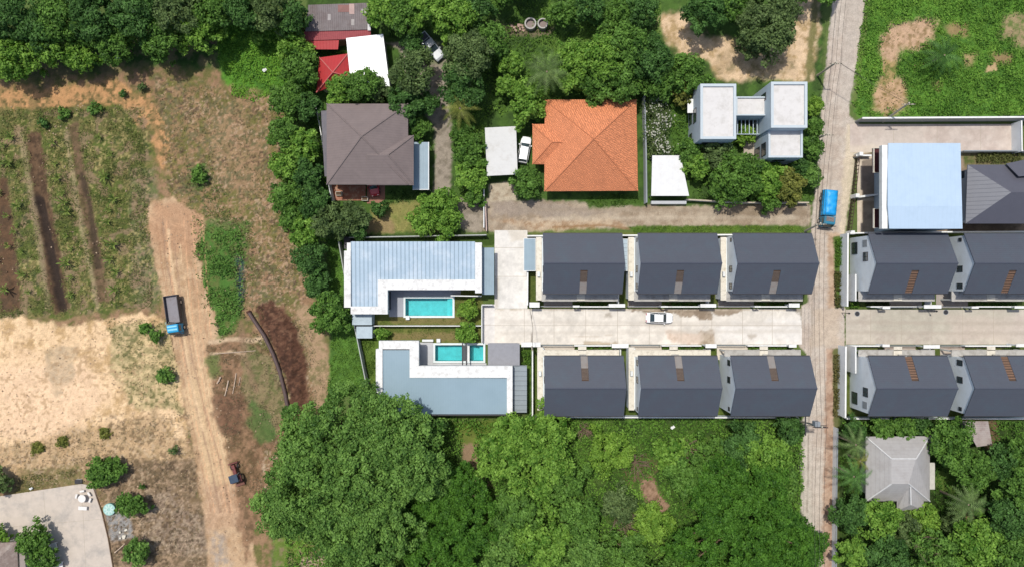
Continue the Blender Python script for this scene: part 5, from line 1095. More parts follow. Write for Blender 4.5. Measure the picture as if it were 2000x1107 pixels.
TREES = [
 # x, y, radius px, kind, label, height
 (22,30,58,'dark','dark tree in the top left corner',9),(30,118,48,'bright','bright tree at the left edge under the corner tree',6.5),(88,62,46,'dark','dark tree between the corner tree and the bright-topped pair',8),
 (122,45,52,'mango','rounded tree right of the dark gap in the top left wood',8),(108,98,42,'bright','yellow-green fronted tree at the field edge, second from the left',6.5),(160,112,34,'bright','small pale green tree at the field edge above the orange soil',5),
 (190,32,50,'dark','darker tree at the top edge above the pale front tree',9),(228,84,42,'mango','mid-green tree at the field edge left of the white scrap',6.5),(272,36,50,'dark','dark broad tree at the top edge, left wood centre',9),
 (318,78,44,'mango','tree with ragged front just right of the white scrap',7),(352,28,48,'dull','dull olive tree at the top edge over the ragged front tree',9),(392,66,44,'bright','lime-topped tree near the end of the wood front',7),(420,18,42,'mango','rounded tree at the top edge above the bright weeds',8),
 (478,22,46,'dark','dark tree at the top edge left of the grey shed',8),(536,22,44,'dull','greyish tree by the top edge, close to the patched shed',8),(578,40,34,'dark','dark tree touching the west wall of the patched shed',7),(574,95,34,'bright','bright shrub-like tree left of the red lean-to',5),
 (512,70,22,'bright','small bright tree standing over the weed slope',3.6),(590,140,38,'mango','tree left of the bright red cottage roof',6),
 (562,198,36,'mango','tree at the field corner left of the brown roof top',6),(606,212,28,'dark','dark tree tucked against the corner of the brown-roofed house',5.5),(560,262,34,'mango','mid-green tree on the field edge beside the brown roof',6),(596,286,34,'bright','bright tree leaning on the brown house west wall',6),
 (566,322,34,'bright','lime-green tree halfway down the field edge strip',6),(602,345,36,'dark','dark tree just left of the brown roof lower corner',6),(566,386,36,'mango','tree at the field edge below the lime-green one',6),(612,395,36,'dark','dark tree at the foot of the white garden wall',6),
 (600,452,34,'bright','bright green tree at the bend of the field edge',5.5),(572,430,26,'mango','small tree poking into the field above the bend',5),(648,436,36,'dull','dull tree above the utility corner of the ribbed-roof villa',6.5),(694,424,30,'dull','brownish-green tree left of the red driveway foot',6),(700,448,22,'dark','small dark tree touching the villa north wall',4),
 (608,505,36,'dark','dark blue-green tree beside the slanting villa wall',5.5),(622,556,27,'dark','small dark tree below the blue-green one',4.5),(640,612,42,'mango','rounded tree next to the pale blue lean-to of the villa',5.5),
 (668,180,30,'bright','bright tree overlapping the bright red roof',6),(706,172,38,'mango','tree growing over the foot of the bright white roof',7),(742,182,24,'dull','small dull tree at the white roof lower corner',5),
 (748,22,36,'bright','bright tree at the top edge right of the patched shed',7),(790,36,40,'mango','tree just above the parked pickup, at the top',7),(838,24,40,'bright','lime-tinted tree at the top edge over the pickup bonnet',8),(886,34,44,'bright','broad bright tree at the top edge right of the pickup',8),(935,18,34,'dark','dark tree at the top edge near the concrete rings',7),
 (806,88,24,'dark','dark tree shading the rear of the parked pickup',5),(806,150,48,'dull','dull broad tree left of the gravel path',8),(792,205,38,'dark','dark tree at the north-east corner of the brown roof',6.5),(838,205,24,'dark','small dark tree over the gravel path bend',5),(815,255,24,'mango','small tree between the brown roof and gravel path',4),
 (914,118,52,'dull','large dull green tree right of the gravel path',9),(905,165,46,'dark','dark tree below the large dull one, right of the path',8),(958,82,36,'mango','mango-like tree left of the concrete rings garden',7),(880,70,22,'lime','small pale lime tree beside the pickup bonnet',4),
 (1028,200,42,'bright','bright tree between the two palms and the orange roof corner',5.5),(998,128,26,'bright','small bright tree above the orange house palm',4.5),(990,170,22,'bright','small light tree left of the bright one by the orange roof',4),
 (905,262,26,'mango','hedge tree at the top of the row right of the gravel path',3.5),(918,298,34,'mango','hedge tree in the row left of the grey-white carport',4),(920,345,34,'bright','brighter hedge tree at the carport lower corner',4),(928,385,20,'mango','last small hedge tree by the side lane entrance',3),
 (1028,356,32,'mango','round bush tree in front of the white hatchback',3.5),(856,422,52,'bright','large bright bush above the ribbed-roof villa wall',4.5),(742,408,16,'dark','small dark shrub at the foot of the red driveway',2.5),
 (1112,132,50,'bright','bright rounded tree behind the orange roof, left of three',7),(1172,120,46,'bright','bright tree behind the orange roof, taller middle one',8),(1160,168,38,'mango','tree leaning over the top edge of the orange roof',6),(1222,100,46,'mango','tree left of the bare soil yard',8),(1215,162,46,'mango','tree over the north-east part of the orange roof',7),(1268,120,46,'dark','darker tree at the left rim of the bare soil yard',8),
 (1285,165,38,'mango','tree at the head of the dark wall beside the orange house',6),(1348,148,42,'mango','single round tree at the lower rim of the bare yard',6),(1332,185,24,'olive','small olive tree left of the modern house',3.5),
 (1100,30,28,'mango','tree in the weedy plot right of the concrete rings',5),(1150,14,32,'dark','dark tree at the top edge over the weedy plot',6),(1206,28,30,'mango','tree at the top edge near the bare yard',5),(1250,24,34,'dark','dark tree at the top edge, left bare yard corner',6),(1190,58,24,'mango','small tree in the weedy plot',4),
 (1372,28,42,'dark','dark tree with drooping leaves at the top of the bare yard',7),(1425,8,34,'mango','tree cut by the top edge over the bare yard',6),(1495,62,58,'dull','large dull grey-green tree in the bare yard',8),(1510,18,52,'dull','large dull tree at the top edge behind the other in the yard',8),(1462,90,26,'dull','small dull tree on the yard side of the large one',5),
 (1345,298,28,'mango','tree right of the bright white carport roof top',4),(1358,325,27,'bright','bright yellow-green round tree right of the white carport',4),(1400,300,36,'dull','dull tree under the left block of the modern house',4.5),(1440,345,50,'mango','large tree in the modern house front garden',6),(1408,372,28,'mango','tree by the side lane right of the white carport',4),
 (1492,352,44,'bright','bright rounded tree in the modern house front garden',5),(1535,362,36,'olive','yellowish-olive round tree at the modern garden corner',5),(1500,385,28,'mango','small tree along the side lane below the garden',3.5),(1455,265,20,'lime','small lime plant tree in the modern house court',3),
 (1582,345,22,'feather','small feathery tree beside the lane above the blue truck',4),(1586,210,20,'lime','yellow-green shrub tree beside the tallest modern block',3.5),(1588,250,20,'mango','shrub tree in the hedge between modern house and lane',3.5),(1582,290,24,'mango','hedge tree right of the lower modern block',4),(1560,330,22,'dark','dark shrub tree at the foot of the modern house',3.5),
 (914,604,20,'lime','lime-green small tree at the end of the court pool lawn',3),(912,650,22,'bright','bright shrub tree below the thin villa garden wall',2.8),(746,652,14,'bright','small bushy tree at the west end of the lower villa lawn',2.2),
 # woods below
 (662,900,140,'feather','giant spreading feathery tree below the villas, main crown',13),(760,840,88,'feather','feathery tree crown reaching over the grey villa roof corner',12),(720,1010,105,'feather','feathery tree at the bottom edge under the giant crown',12),(800,905,80,'feather','feathery tree at the right shoulder of the giant one',11.5),(570,990,70,'feather','lighter feathery tree at the left foot of the giant one',8),
 (870,1040,100,'smooth','dark smooth-leaved tree right of the feathery giant, bottom edge',7),(885,960,66,'smooth','smaller dark smooth tree in the giant tree\'s shade',6),
 (1030,880,92,'bright','broad bright green tree below the garage awnings',8),(1075,835,42,'bright','bright tree touching the back wall of the lower row',6),(1100,930,46,'mango','mid-green tree at the right flank of the broad bright one',6),
 (1190,880,46,'lime','lime feathery tree in the middle of the woods',5),(1010,1000,52,'mango','tree below the broad bright one, left wood centre',6.5),(1060,1050,56,'bright','bright tree at the bottom edge, wood centre',7),(1130,1010,46,'mango','mid-green tree right of the bottom bright one',6),(1140,1080,44,'feather','greyish-green tree cut by the bottom edge',6),
 (1205,980,38,'dull','dull thin tree left of the bare soil patch',5),(1270,1020,42,'lime','lime tree under the bare soil patch',5),(1220,1075,44,'mango','tree at the bottom edge left of the lime one',5.5),(985,1075,44,'feather','grey-green tree at the bottom edge near the dark smooth one',5.5),
 (1345,930,48,'mango','tree right of the bare soil patch',5),(1310,880,34,'bright','bright low tree among the weeds behind the middle house',3.5),(1390,880,34,'mango','low tree among the weeds behind the lower-row lane house',4),
 (1452,1030,128,'smooth','big smooth round-crowned tree at the bottom, left of the lane',9),(1400,960,58,'smooth','smooth tree at the upper left shoulder of the big round one',7),(1492,893,50,'bright','bright tree beside the lane below the transformer pole',6.5),(1518,940,40,'mango','mid-green tree at the lane edge below the bright one',6.5),
 (1450,860,40,'dark','dark tree below the wall of the lower-row lane house',5.5),(1540,840,30,'dark','small dark tree at the foot of the transformer pole',4.5),(1430,905,36,'dark','dark tree in the gap above the big round one',5),(1560,1060,52,'smooth','smooth tree bulging over the bottom of the lane',7),
 # bottom right gardens
 (1664,838,24,'dark','dark tree at the lane wall left of the grey cottage',4.5),(1720,836,24,'mango','hedge tree above the grey cottage roof, left one',4),(1762,836,28,'mango','hedge tree above the grey cottage roof, right one',4),(1800,832,20,'dark','dark shrub tree by the cottage entrance roof',3.5),
 (1852,862,48,'mango','rounded tree right of the grey cottage roof',6.5),(1895,915,40,'mango','tree below and right of the rounded garden tree',6),(1660,1000,36,'dark','dark tree by the lane wall below the palms',5.5),(1712,1010,42,'bright','bright tree below the grey cottage, left one',6),(1765,1030,34,'dull','dull thin tree right below the cottage wing',5),
 (1800,1015,34,'lime','lime tree at the lower right corner of the cottage',5),(1815,1075,50,'mango','tree at the bottom edge below the lime one',7),(1725,1080,46,'dark','dark tree at the bottom edge below the cottage',6.5),(1660,1075,34,'bright','bright tree at the bottom edge beside the lane wall',5),
 (1900,1060,56,'bright','bright broad tree at the bottom edge, right garden',7.5),(1965,1085,48,'mango','tree in the bottom right corner',7.5),(1960,1010,48,'dark','dark tree right of the right garden palm',7.5),(1985,950,42,'mango','tree at the right edge, middle of the garden',7.5),(1950,900,34,'dark','dark tree below the pinkish shed',6),(1990,880,34,'mango','tree at the right edge below the lower east row',6.5),(1860,1020,28,'dull','dull small tree by the bare spot in the right garden',4),
 # bottom left
 (196,922,32,'mango','dark green round bush at the patio corner',3),(222,915,24,'mango','smaller bush joined to the patio corner bush',2.6),(258,984,30,'mango','round bush beside the blue-green tiled disc',3),(66,1050,34,'mango','leafy bush by the pavilion, upper one',3.5),(84,1085,30,'mango','leafy bush by the pavilion, next to the white benches',3.2),(-4,1045,22,'bright','bush cut by the left edge above the pavilion',2.8),
 (268,1076,28,'feather','feathery bush at the bottom edge right of the patio',3),(-2,940,26,'dull','dull bush at the left edge above the patio',2.8),
 # field shrubs
 (186,212,14,'feather','grey-green shrub at the top of the planted field',1.2),(124,222,14,'feather','grey-green shrub near the top of the first furrow',1.2),(84,242,11,'dark','small dark shrub left of the first furrow top',1.0),(388,342,17,'mango','round green shrub alone right of the dirt soil strip',1.8),(306,655,14,'mango','small shrub left of the dump truck cab',1.6),(322,732,18,'feather','grey-green shrub on the edge of the sand lot',1.8),(282,642,12,'mango','tiny shrub at the top of the sand lot',1.3),
 (240,182,8,'dark','little dark tuft at the top of the orange soil',1.1),(278,170,9,'dull','little tuft right of the dark one on orange soil',1.2),(340,878,10,'dull','small dull tuft beside the sandy dirt road',1.2),(72,875,14,'olive','flat dull tuft in the lower sand lot, left',.6),(122,862,12,'olive','flat dark tuft in the lower sand lot, middle',.6),(205,845,13,'olive','flat brownish tuft in the lower sand lot, right',.6),
 # outside neighbours that lean into view
 (-60,60,60,'mango','tree beyond the left edge, top left wood',9),(2040,1000,60,'mango','tree beyond the right edge, garden side',8),(1600,-40,50,'mango','tree beyond the top edge beside the lane',7),(700,1160,90,'feather','feathery tree beyond the bottom edge',10),(1300,1150,80,'mango','tree beyond the bottom edge, middle wood',7),(200,-40,60,'dark','tree beyond the top edge, left wood',9),(420,-40,60,'dark','tree beyond the top edge above the weeds',9),(1000,-50,60,'mango','tree beyond the top edge near the rings',7),
]
for x_, y_, r_p, k_, l_, h_ in TREES:
    nm = 'shrub' if h_ < 3.2 else 'leafy_tree'; tree(l_, x_, y_, r_p, k_, h_, nm, sparse=.22 if h_ <= 1.2 else .6 if h_ <= 2 else 1, cat='shrub' if h_ < 3.2 else 'tree')
palm('coconut palm with grey fronds left of the orange roof corner', 1068, 140, 48, 7, 20, 'dull')
palm('palm with drooping pale fronds beside the gravel path', 898, 212, 40, 6, 16, 'olive')
palm('palm in the top right green field', 1845, 108, 44, 3.0, 20, 'dark')
palm('palm at the lane wall, upper one left of the grey cottage', 1672, 868, 36, 6, 18, 'dull'); palm('palm at the lane wall, lower one left of the grey cottage', 1668, 930, 40, 6, 18, 'dark')
palm('palm with grey-green fronds in the bottom right garden', 1892, 985, 46, 7, 20, 'dull'); palm('palm right of the cottage, small one with the yellowish crown', 1680, 900, 24, 4, 14, 'olive')
palm('drooping palm at the top of the bare yard, behind the dark tree', 1395, 30, 30, 5, 16, 'dark')
# leafless brown shrubs among the weeds
M_TWIG = mat('dry_twigs', C(150,124,108), .9, .2, 5)
def bare_shrub(label, px, py, R, h):
    p = W(px, py, h*.5); r = root('bare_shrub', label, 'shrub', (p.x, p.y, 0), 'leafless shrubs in the woods'); q = random.Random(int(px)); t = MB(); u = MB()
    for k in range(16):
        a = q.uniform(0, 6.28); d = R*q.uniform(.5, 1); e = Vector((d*math.cos(a), d*math.sin(a), h*q.uniform(.7, 1))); m_ = e*.5+Vector((q.uniform(-.2,.2), q.uniform(-.2,.2), .3)); t.tube([(0,0,0), m_, e], .06, 5, .02)
        for j in range(5):
            s = m_.lerp(e, q.uniform(0, 1)); u.tube([s, s+Vector((q.uniform(-.8,.8), q.uniform(-.8,.8), q.uniform(0,.5)))], .025, 4, .01)
    t.build('stems', M_TWIG, r, world=False); u.build('twigs', M_TWIG, r, world=False)
bare_shrub('leafless brown shrub above the bare soil patch in the woods', 1242, 905, 2.6, 3.2); bare_shrub('leafless brown shrub among weeds behind the lower-row lane house', 1346, 872, 2.0, 2.6)
bare_shrub('leafless greyish shrub left of the lime tree under the soil patch', 1212, 1010, 2.4, 5.5); bare_shrub('leafless twiggy shrub at the back wall below the first lower house', 1140, 838, 1.5, 2.4); bare_shrub('leafless pale shrub in the bottom right garden near the lower edge', 1790, 1058, 2.4, 7.6)
# white-flowering shrub beside the dark wall
def flower_shrub():
    p = W(1284, 250, 1.6); r = root('flowering_shrub', 'tall shrub with white blossoms beside the orange house wall', 'shrub', (p.x, p.y, 0))
    rs = np.random.RandomState(5); n = 5200; P = np.stack([rs.normal(size=n)*.85, rs.uniform(-4.6, 4.6, n), rs.uniform(.5, 3.1, n)], 1); P[:, 0] += .5*np.sin(P[:, 1]*1.3)
    co, q, cc = leaves(P, rs.normal(size=(n, 3))*.5+[0, 0, 1], .34, .5, mixcol((70,96,50), (140,160,96), rs.uniform(0, 1, n)), rs); raw_mesh('foliage', co, q, cc, M_LEAF, r)
    n = 240; P = np.stack([rs.normal(size=n)*.75, rs.uniform(-4.3, 4.3, n), rs.uniform(2.6, 3.35, n)], 1); P[:, 0] += .5*np.sin(P[:, 1]*1.3)
    co, q, cc = leaves(P, rs.normal(size=(n, 3))*.3+[0, 0, 1], .34, .7, np.tile(C(226, 226, 206), (n, 1)), rs); raw_mesh('blossom', co, q, cc, M_LEAF, r)
    t = MB()
    for j in range(9): y = -4+j; t.tube([(0, y, 0), (.2*math.sin(j), y+.1, 1.4), (.5*math.sin(y*1.3), y+.2, 2.6)], .05, 5, .02)
    t.build('stems', M_BARK, r, world=False)
flower_shrub()
# young banana plants in the planting beds
def banana_arrays(seed, R):
    rs = np.random.RandomState(seed); CO = []; Q = []; CC = []
    for f in range(9):
        a = f*2*math.pi/9+rs.uniform(-.3, .3); L = R*rs.uniform(.6, 1.15); w = L*.11; d = np.array([math.cos(a), math.sin(a), 0]); s = np.array([-math.sin(a), math.cos(a), 0]); col = mixcol((78,108,44), (170,188,96), rs.uniform(0, 1, 1))[0]
        pts = [np.array([0, 0, .35])+d*L*t+np.array([0, 0, 1])*(L*.75*math.sin(t*2.1)) for t in (0, .25, .5, .75, 1)]; ws = [.03, w*.8, w, w*.8, .02]
        for i in range(4):
            k = len(CO); CO += [pts[i]-s*ws[i], pts[i]+s*ws[i], pts[i+1]+s*ws[i+1], pts[i+1]-s*ws[i+1]]; Q.append([k, k+1, k+2, k+3]); CC += [col]*4
    return np.array(CO), np.array(Q), np.array(CC)
protos = []
def banana(x, y, s, label, group):
    p = W(x, y); k = rng.randrange(4)
    if len(protos) < 4:
        k = len(protos); r = root('banana_plant', label, 'banana plant', (p.x, p.y, 0), group); co, q, cc = banana_arrays(40+k, 1.0); raw_mesh('leaves', co, q, cc, M_LEAF, r)
        MB().tube([(0,0,-.1),(0,0,.5)], .07, 6, .05).build('stem', mat('green_stem', C(120,140,70)), r, world=False); protos.append(r)
    else:
        src = protos[k]; r = src.copy(); COL.objects.link(r); r.location = (p.x, p.y, 0); r['label'] = label; r['group'] = group
        for ch in src.children: c = ch.copy(); COL.objects.link(c); c.parent = r
    r.scale = (s, s, s); r.rotation_euler = (0, 0, rng.uniform(0, 6.28)); r.location.z = -.05
ORD = ('first','second','third','fourth','fifth','sixth','seventh','eighth','ninth','tenth','eleventh')
ROWS = [('left of the first furrow', lambda t: 30+18*t, 9), ('on the bed between the first and second furrows', lambda t: 112+38*t, 11), ('on the bed just right of the second furrow', lambda t: 205+30*t, 10), ('between the left edge and the first bed', lambda t: 4+8*t, 7)]
for nm, fx, n in ROWS:
    for i in range(n):
        t = (i+.5)/n; banana(fx(t)+rng.uniform(-14, 14), 262+330*t+rng.uniform(-14, 14), rng.uniform(.6, 1.25), ORD[i]+' banana plant from the top, '+nm, 'banana plants '+nm)

# ---------------------------------------------------------------- ground vegetation nobody could count
def scatter(name, label, cat, specs, seed):
    rs = np.random.RandomState(seed); CO = []; CC = []; k = 0; Q = []
    for (poly, dens, zmin, zmax, L, dk, lt, thr, excl, wd_) in specs:
        P = gpoly(poly); x0, y0 = P.min(0); x1, y1 = P.max(0); n = int((x1-x0)*(y1-y0)*dens)
        x = rs.uniform(x0, x1, n); y = rs.uniform(y0, y1, n)
        f = fbm(x, y, 1.6, 60, 4); big = fbm(x, y, 7.0, 63, 3); keep = (sdist(x, y, P)+(f-.5)*1.4 > 0) & (f+rs.uniform(-.12, .12, n) > thr)
        for e in excl: keep &= sdist(x, y, gpoly(e))+(fbm(x, y, .9, 64, 3)-.5)*1.6 < rs.uniform(-.5, .5, n)
        x = x[keep]; y = y[keep]; f = f[keep]; n = len(x)
        if not n: continue
        hh = fbm(x, y, 1.1, 61, 3); z = zmin+(zmax-zmin)*sstep(.3, .75, hh)*rs.uniform(.35, 1, n)
        tone = np.clip((fbm(x, y, 2.0, 62, 4)-.32)*1.7, 0, 1)*.45+np.clip((fbm(x, y, 7.0, 63, 3)-.35)*2, 0, 1)*.3+rs.uniform(-.05, .4, n)
        co, q, cc = leaves(np.stack([x, y, z], 1), rs.normal(size=(n, 3))*.7+np.array([0, 0, .8]), L, wd_, mixcol(dk, lt, tone), rs)
        CO.append(co); CC.append(cc); Q.append(q+k); k += len(co)
    o = raw_mesh(name, np.concatenate(CO), np.concatenate(Q), np.concatenate(CC), M_GRASS); tag(o, label, cat, kind='stuff'); return o
G1, G2 = (66,106,34), (138,178,70)
bare = [l[1] for l in L_GROUND if l[0] == 'poly' and l[1][0] in ((1722,72),(1716,150),(1725,115),(1840,45),(1878,105),(1930,128),(1940,105),(1960,30))]
scatter('weeds', 'bright green weeds covering the top right field', 'weeds', [([(1690,-30),(2080,-30),(2080,226),(1680,226),(1664,200)], 46, .02, .7, .34, (66,112,34), (156,204,82), .30, bare, .5), ([(1735,60),(1830,60),(1780,200),(1705,215)], 6, 0, .2, .3, (120,120,70), (180,170,110), .5, [], .5)], 1)
scatter('weeds', 'bright weeds on the slope between the wood and the patched shed', 'weeds', [([(420,50),(600,50),(618,190),(540,185),(500,200),(455,185),(428,120)], 40, .02, .6, .34, (74,126,34), (156,206,74), .28, [], .55)], 2)
scatter('undergrowth', 'undergrowth of the woods below the estate houses', 'undergrowth', [([(560,815),(1566,812),(1562,1000),(1600,1120),(560,1120)], 34, .05, 1.4, .40, (58,102,32), (152,200,82), .34, [[(1250,935),(1275,925),(1285,960),(1308,985),(1300,1005),(1270,990),(1255,965)], [(900,835),(930,850),(925,900),(955,945),(930,940),(905,900)]], .55)], 3)
scatter('undergrowth', 'low shrubbery of the bottom right gardens', 'undergrowth', [([(1640,820),(2060,820),(2060,1120),(1640,1120)], 24, .05, 1.1, .40, (50,90,30), (130,176,72), .38, [[(1690,850),(1826,850),(1826,998),(1690,980)], [(1880,822),(1940,822),(1940,872),(1890,872)]], .55)], 4)
scatter('undergrowth', 'low greenery of the gardens around the upper houses', 'undergrowth', [([(604,100),(760,100),(760,200),(604,200)], 16, .05, .6, .38, G1, G2, .4, [], .55), ([(730,0),(1290,0),(1290,190),(880,240),(880,130),(820,70),(760,70)], 16, .05, .8, .4, (60,98,32), (136,176,70), .4, [[(800,60),(875,60),(880,130),(820,110)]], .55),
  ([(1256,190),(1420,180),(1500,300),(1590,180),(1590,395),(1350,395),(1345,300),(1262,300)], 16, .05, .6, .36, G1, G2, .42, [[(1450,274),(1484,274),(1484,320),(1450,320)], [(1372,160),(1580,160),(1580,320),(1500,312),(1440,270),(1372,270)]], .55), ([(880,240),(948,240),(948,395),(900,395)], 22, .05, .8, .36, G1, G2, .35, [], .55), ([(600,190),(632,190),(650,400),(640,455),(560,455),(540,200)], 20, .05, .8, .4, (56,92,30), (120,160,60), .35, [], .55), ([(752,372),(840,372),(845,395),(755,398)], 24, .05, .8, .34, (40,72,28), (90,126,56), .3, [], .55)], 5)
scatter('grass', 'strips of grass along the side lane and the upper row back wall', 'grass', [([(1225,443),(1560,441),(1576,455),(1240,457)], 60, .01, .22, .26, (76,112,34), (140,170,66), .32, [], .4), ([(1140,388),(1242,378),(1262,400),(1150,406)], 50, .02, .5, .3, (60,96,32), (116,150,58), .3, [], .5)], 6)
scatter('grass', 'bright grass strip beside the slanting villa wall', 'grass', [([(636,466),(665,472),(672,560),(684,620),(700,690),(714,770),(640,775),(650,660),(640,560)], 44, .01, .25, .3, (70,112,36), (132,174,70), .3, [], .45)], 7)
scatter('weeds', 'dark green weeds right of the dirt road', 'weeds', [([(382,480),(420,455),(470,452),(474,500),(477,600),(455,640),(430,655),(412,600),(394,540)], 38, .05, .9, .36, (62,108,40), (140,184,86), .38, [[(464,500),(474,498),(478,570),(470,590),(462,560)]], .55), ([(372,430),(440,425),(490,425),(500,520),(480,640),(430,670),(400,600),(376,520)], 9, .0, .4, .34, (70,104,46), (150,168,92), .42, [], .45)], 8)
scatter('dry_weeds', 'thin dry and green weeds scattered over the cleared fields', 'weeds', [
  ([(0,215),(280,210),(300,600),(0,620)], 42, .0, .35, .30, (82,102,44), (178,176,106), .40, [[(50,262),(80,258),(96,380),(118,500),(133,604),(108,616),(90,560),(74,460),(60,360)], [(134,245),(152,240),(174,370),(196,470),(212,590),(190,592),(175,480),(155,380)], [(0,350),(14,345),(30,480),(42,600),(0,610)]], .3),
  ([(300,160),(540,185),(560,330),(600,540),(560,590),(480,640),(470,450),(400,430),(330,380)], 22, .0, .22, .28, (88,92,50), (182,164,118), .44, [], .28),
  ([(403,680),(480,650),(600,620),(640,780),(560,840),(500,1000),(440,860)], 20, .0, .25, .30, (92,86,54), (196,178,140), .44, [[(505,600),(556,600),(606,780),(572,815),(540,690)]], .28),
  ([(210,620),(335,625),(348,800),(260,790)], 16, 0, .3, .3, (92,96,54), (196,184,130), .48, [], .3),
  ([(0,870),(380,800),(400,1000),(400,1107),(225,1107),(190,940),(0,960)], 14, .0, .2, .3, (92,82,56), (198,182,146), .46, [], .28),
  ([(20,930),(150,915),(160,940),(30,965)], 26, .0, .3, .3, (84,96,44), (136,140,74), .35, [], .35),
  ([(360,320),(410,320),(480,440),(470,470),(390,470),(370,400)], 14, 0, .4, .32, (72,104,44), (140,156,84), .42, [], .4)], 9)
scatter('lawn', 'rough lawns of the villa and estate gardens', 'lawn', [([(760,620),(940,620),(940,634),(730,634)], 40, .0, .12, .2, (92,108,40), (150,160,84), .35, [], .4), ([(727,640),(938,640),(938,664),(822,664),(820,662),(730,662)], 34, .0, .15, .22, (84,110,40), (150,156,80), .35, [], .4), ([(888,580),(938,580),(938,620),(888,620)], 44, .0, .15, .22, (84,104,40), (130,142,66), .3, [], .4),
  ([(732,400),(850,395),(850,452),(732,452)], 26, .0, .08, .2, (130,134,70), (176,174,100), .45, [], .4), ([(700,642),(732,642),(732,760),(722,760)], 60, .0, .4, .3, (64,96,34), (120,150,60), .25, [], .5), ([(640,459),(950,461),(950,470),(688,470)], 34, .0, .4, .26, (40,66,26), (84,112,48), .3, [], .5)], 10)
def hedge_px(label, x0, y0, x1, y1, h, dk, lt, group=None):
    a, b = W(x0, y1), W(x1, y0); r = root('hedge', label, 'hedge', ((a.x+b.x)/2, (a.y+b.y)/2, 0), group); rs = np.random.RandomState(int(x0+y0)); wx, wy = (b.x-a.x)/2, (b.y-a.y)/2
    n = int(wx*wy*4*80)+150; P = np.stack([rs.uniform(-wx, wx, n), rs.uniform(-wy, wy, n), h*rs.uniform(.2, 1, n)], 1); f = fbm(P[:, 0]+a.x, P[:, 1]+a.y, .9, 66, 3); P = P[f > .36]; n = len(P); P[:, 2] *= .7+.6*fbm(P[:, 0], P[:, 1], .8, 67, 3)
    co, q, cc = leaves(P, rs.normal(size=(n, 3))*.5+[0, 0, 1], .26, .55, mixcol(dk, lt, rs.uniform(0, 1, n)), rs); raw_mesh('foliage', co, q, cc, M_LEAF, r)
    t = MB()
    for j in range(max(2, int(max(wx, wy)))): s = -1+2*(j+.5)/max(2, int(max(wx, wy))); t.tube([(wx*s if wx > wy else 0, wy*s if wy >= wx else 0, 0), (wx*s if wx > wy else 0, wy*s if wy >= wx else 0, h*.6)], .03, 5, .02)
    t.build('stems', M_BARK, r, world=False)
HD_ = ((52,88,30), (110,146,56)); HB_ = ((60,100,32), (128,172,64))
hedge_px('hedge strip along the lane wall, upper east estate corner', 1630,464,1641,520,.9,*HB_); hedge_px('reddish-green bushes along the lane wall by the cross road', 1628,530,1641,600,.7,(74,84,40),(130,126,72)); hedge_px('scrubby bushes along the lane wall, lower east estate', 1626,690,1640,812,.8,(92,92,50),(150,142,86))
hedge_px('hedge inside the front wall of the first upper house', 1124,588,1196,597,.9,*HD_); hedge_px('hedge inside the front wall of the middle upper house', 1296,588,1372,597,.9,*HD_); hedge_px('hedge inside the front wall of the third upper house', 1478,588,1545,597,.9,*HD_)
hedge_px('hedge below the front wall of the first lower house', 1124,676.5,1206,684,.6,*HB_); hedge_px('hedge below the front wall of the middle lower house', 1294,676.5,1374,684,.6,*HB_); hedge_px('hedge below the front wall of the lower lane house', 1462,677,1545,684,.6,*HB_)
hedge_px('hedge at the corner beside the lower tall lane wall', 1656,678,1674,706,1.0,*HB_); hedge_px('bush patch inside the upper tall lane wall', 1658,585,1674,600,.8,*HB_); hedge_px('hedge between gate roof and gate, lower east row', 1786,678,1812,688,.7,*HD_); hedge_px('hedge at the right edge, lower east row', 1956,678,1984,688,.7,*HD_); hedge_px('dark hedge at the right edge, upper east row', 1900,590,1990,598,.9,*HD_)
hedge_px('dark hedge under the beige wall, upper house with broad pale gable', 1664,586,1734,597,.7,(50,62,34),(86,96,54))
hedge_px('bushes between the garage and the first lower house', 1018,682,1034,712,1.2,*HB_); hedge_px('plants on the driveway wall above the hipped grey house', 1905,300,1990,318,.8,(84,92,48),(140,146,84))
# ---------------------------------------------------------------- vehicles (local coordinates: +x is forward)
M_PAINTW = mat('white_car_paint', (.80,.80,.80), .25, .01, 1, spec=.5, coat=.6); M_TYRE = mat('tyre_rubber', (.025,.025,.025), .85, .1); M_RIM = mat('alloy_rim', (.5,.5,.5), .35, .05, metal=.8)
M_LAMP = mat('lamp_lens', (.75,.75,.72), .15, .02, spec=.6); M_TAIL = mat('tail_lamp', (.35,.02,.02), .3, .02); M_TRIM = mat('black_trim', (.03,.03,.03), .6, .1); M_SILVER = mat('silver_paint', (.50,.52,.54), .3, .02, 1, coat=.5)
def wheel(r, x, y, rad, wd_=.2):
    t = MB(); n = 20; s = 1 if y > 0 else -1
    def ring(rr, yy): return [(x+rr*math.cos(2*math.pi*k/n), yy, rad+rr*math.sin(2*math.pi*k/n)) for k in range(n)]
    t.loft([ring(rad*.93, y-wd_/2), ring(rad, y-wd_*.35), ring(rad, y+wd_*.35), ring(rad*.93, y+wd_/2)]); o = t.build('wheel', M_TYRE, r, world=False)
    c = MB().loft([ring(rad*.62, y+s*(wd_/2-.01)), ring(rad*.58, y+s*(wd_/2+.015))]).build('rim', M_RIM); c.parent = o
def carbody(stations, ground=.22):
    """stations: (x, halfwidth at sill, halfwidth at shoulder, shoulder z, top z, top halfwidth)"""
    rings = []
    for x, ws, wsh, zs, zt, wt in stations:
        rings.append([(x, -ws*.92, ground), (x, -ws, ground+.12), (x, -wsh, zs), (x, -wt, zt-.02), (x, -wt*.5, zt), (x, wt*.5, zt), (x, wt, zt-.02), (x, wsh, zs), (x, ws, ground+.12), (x, ws*.92, ground)][::-1])
    return MB().loft(rings)
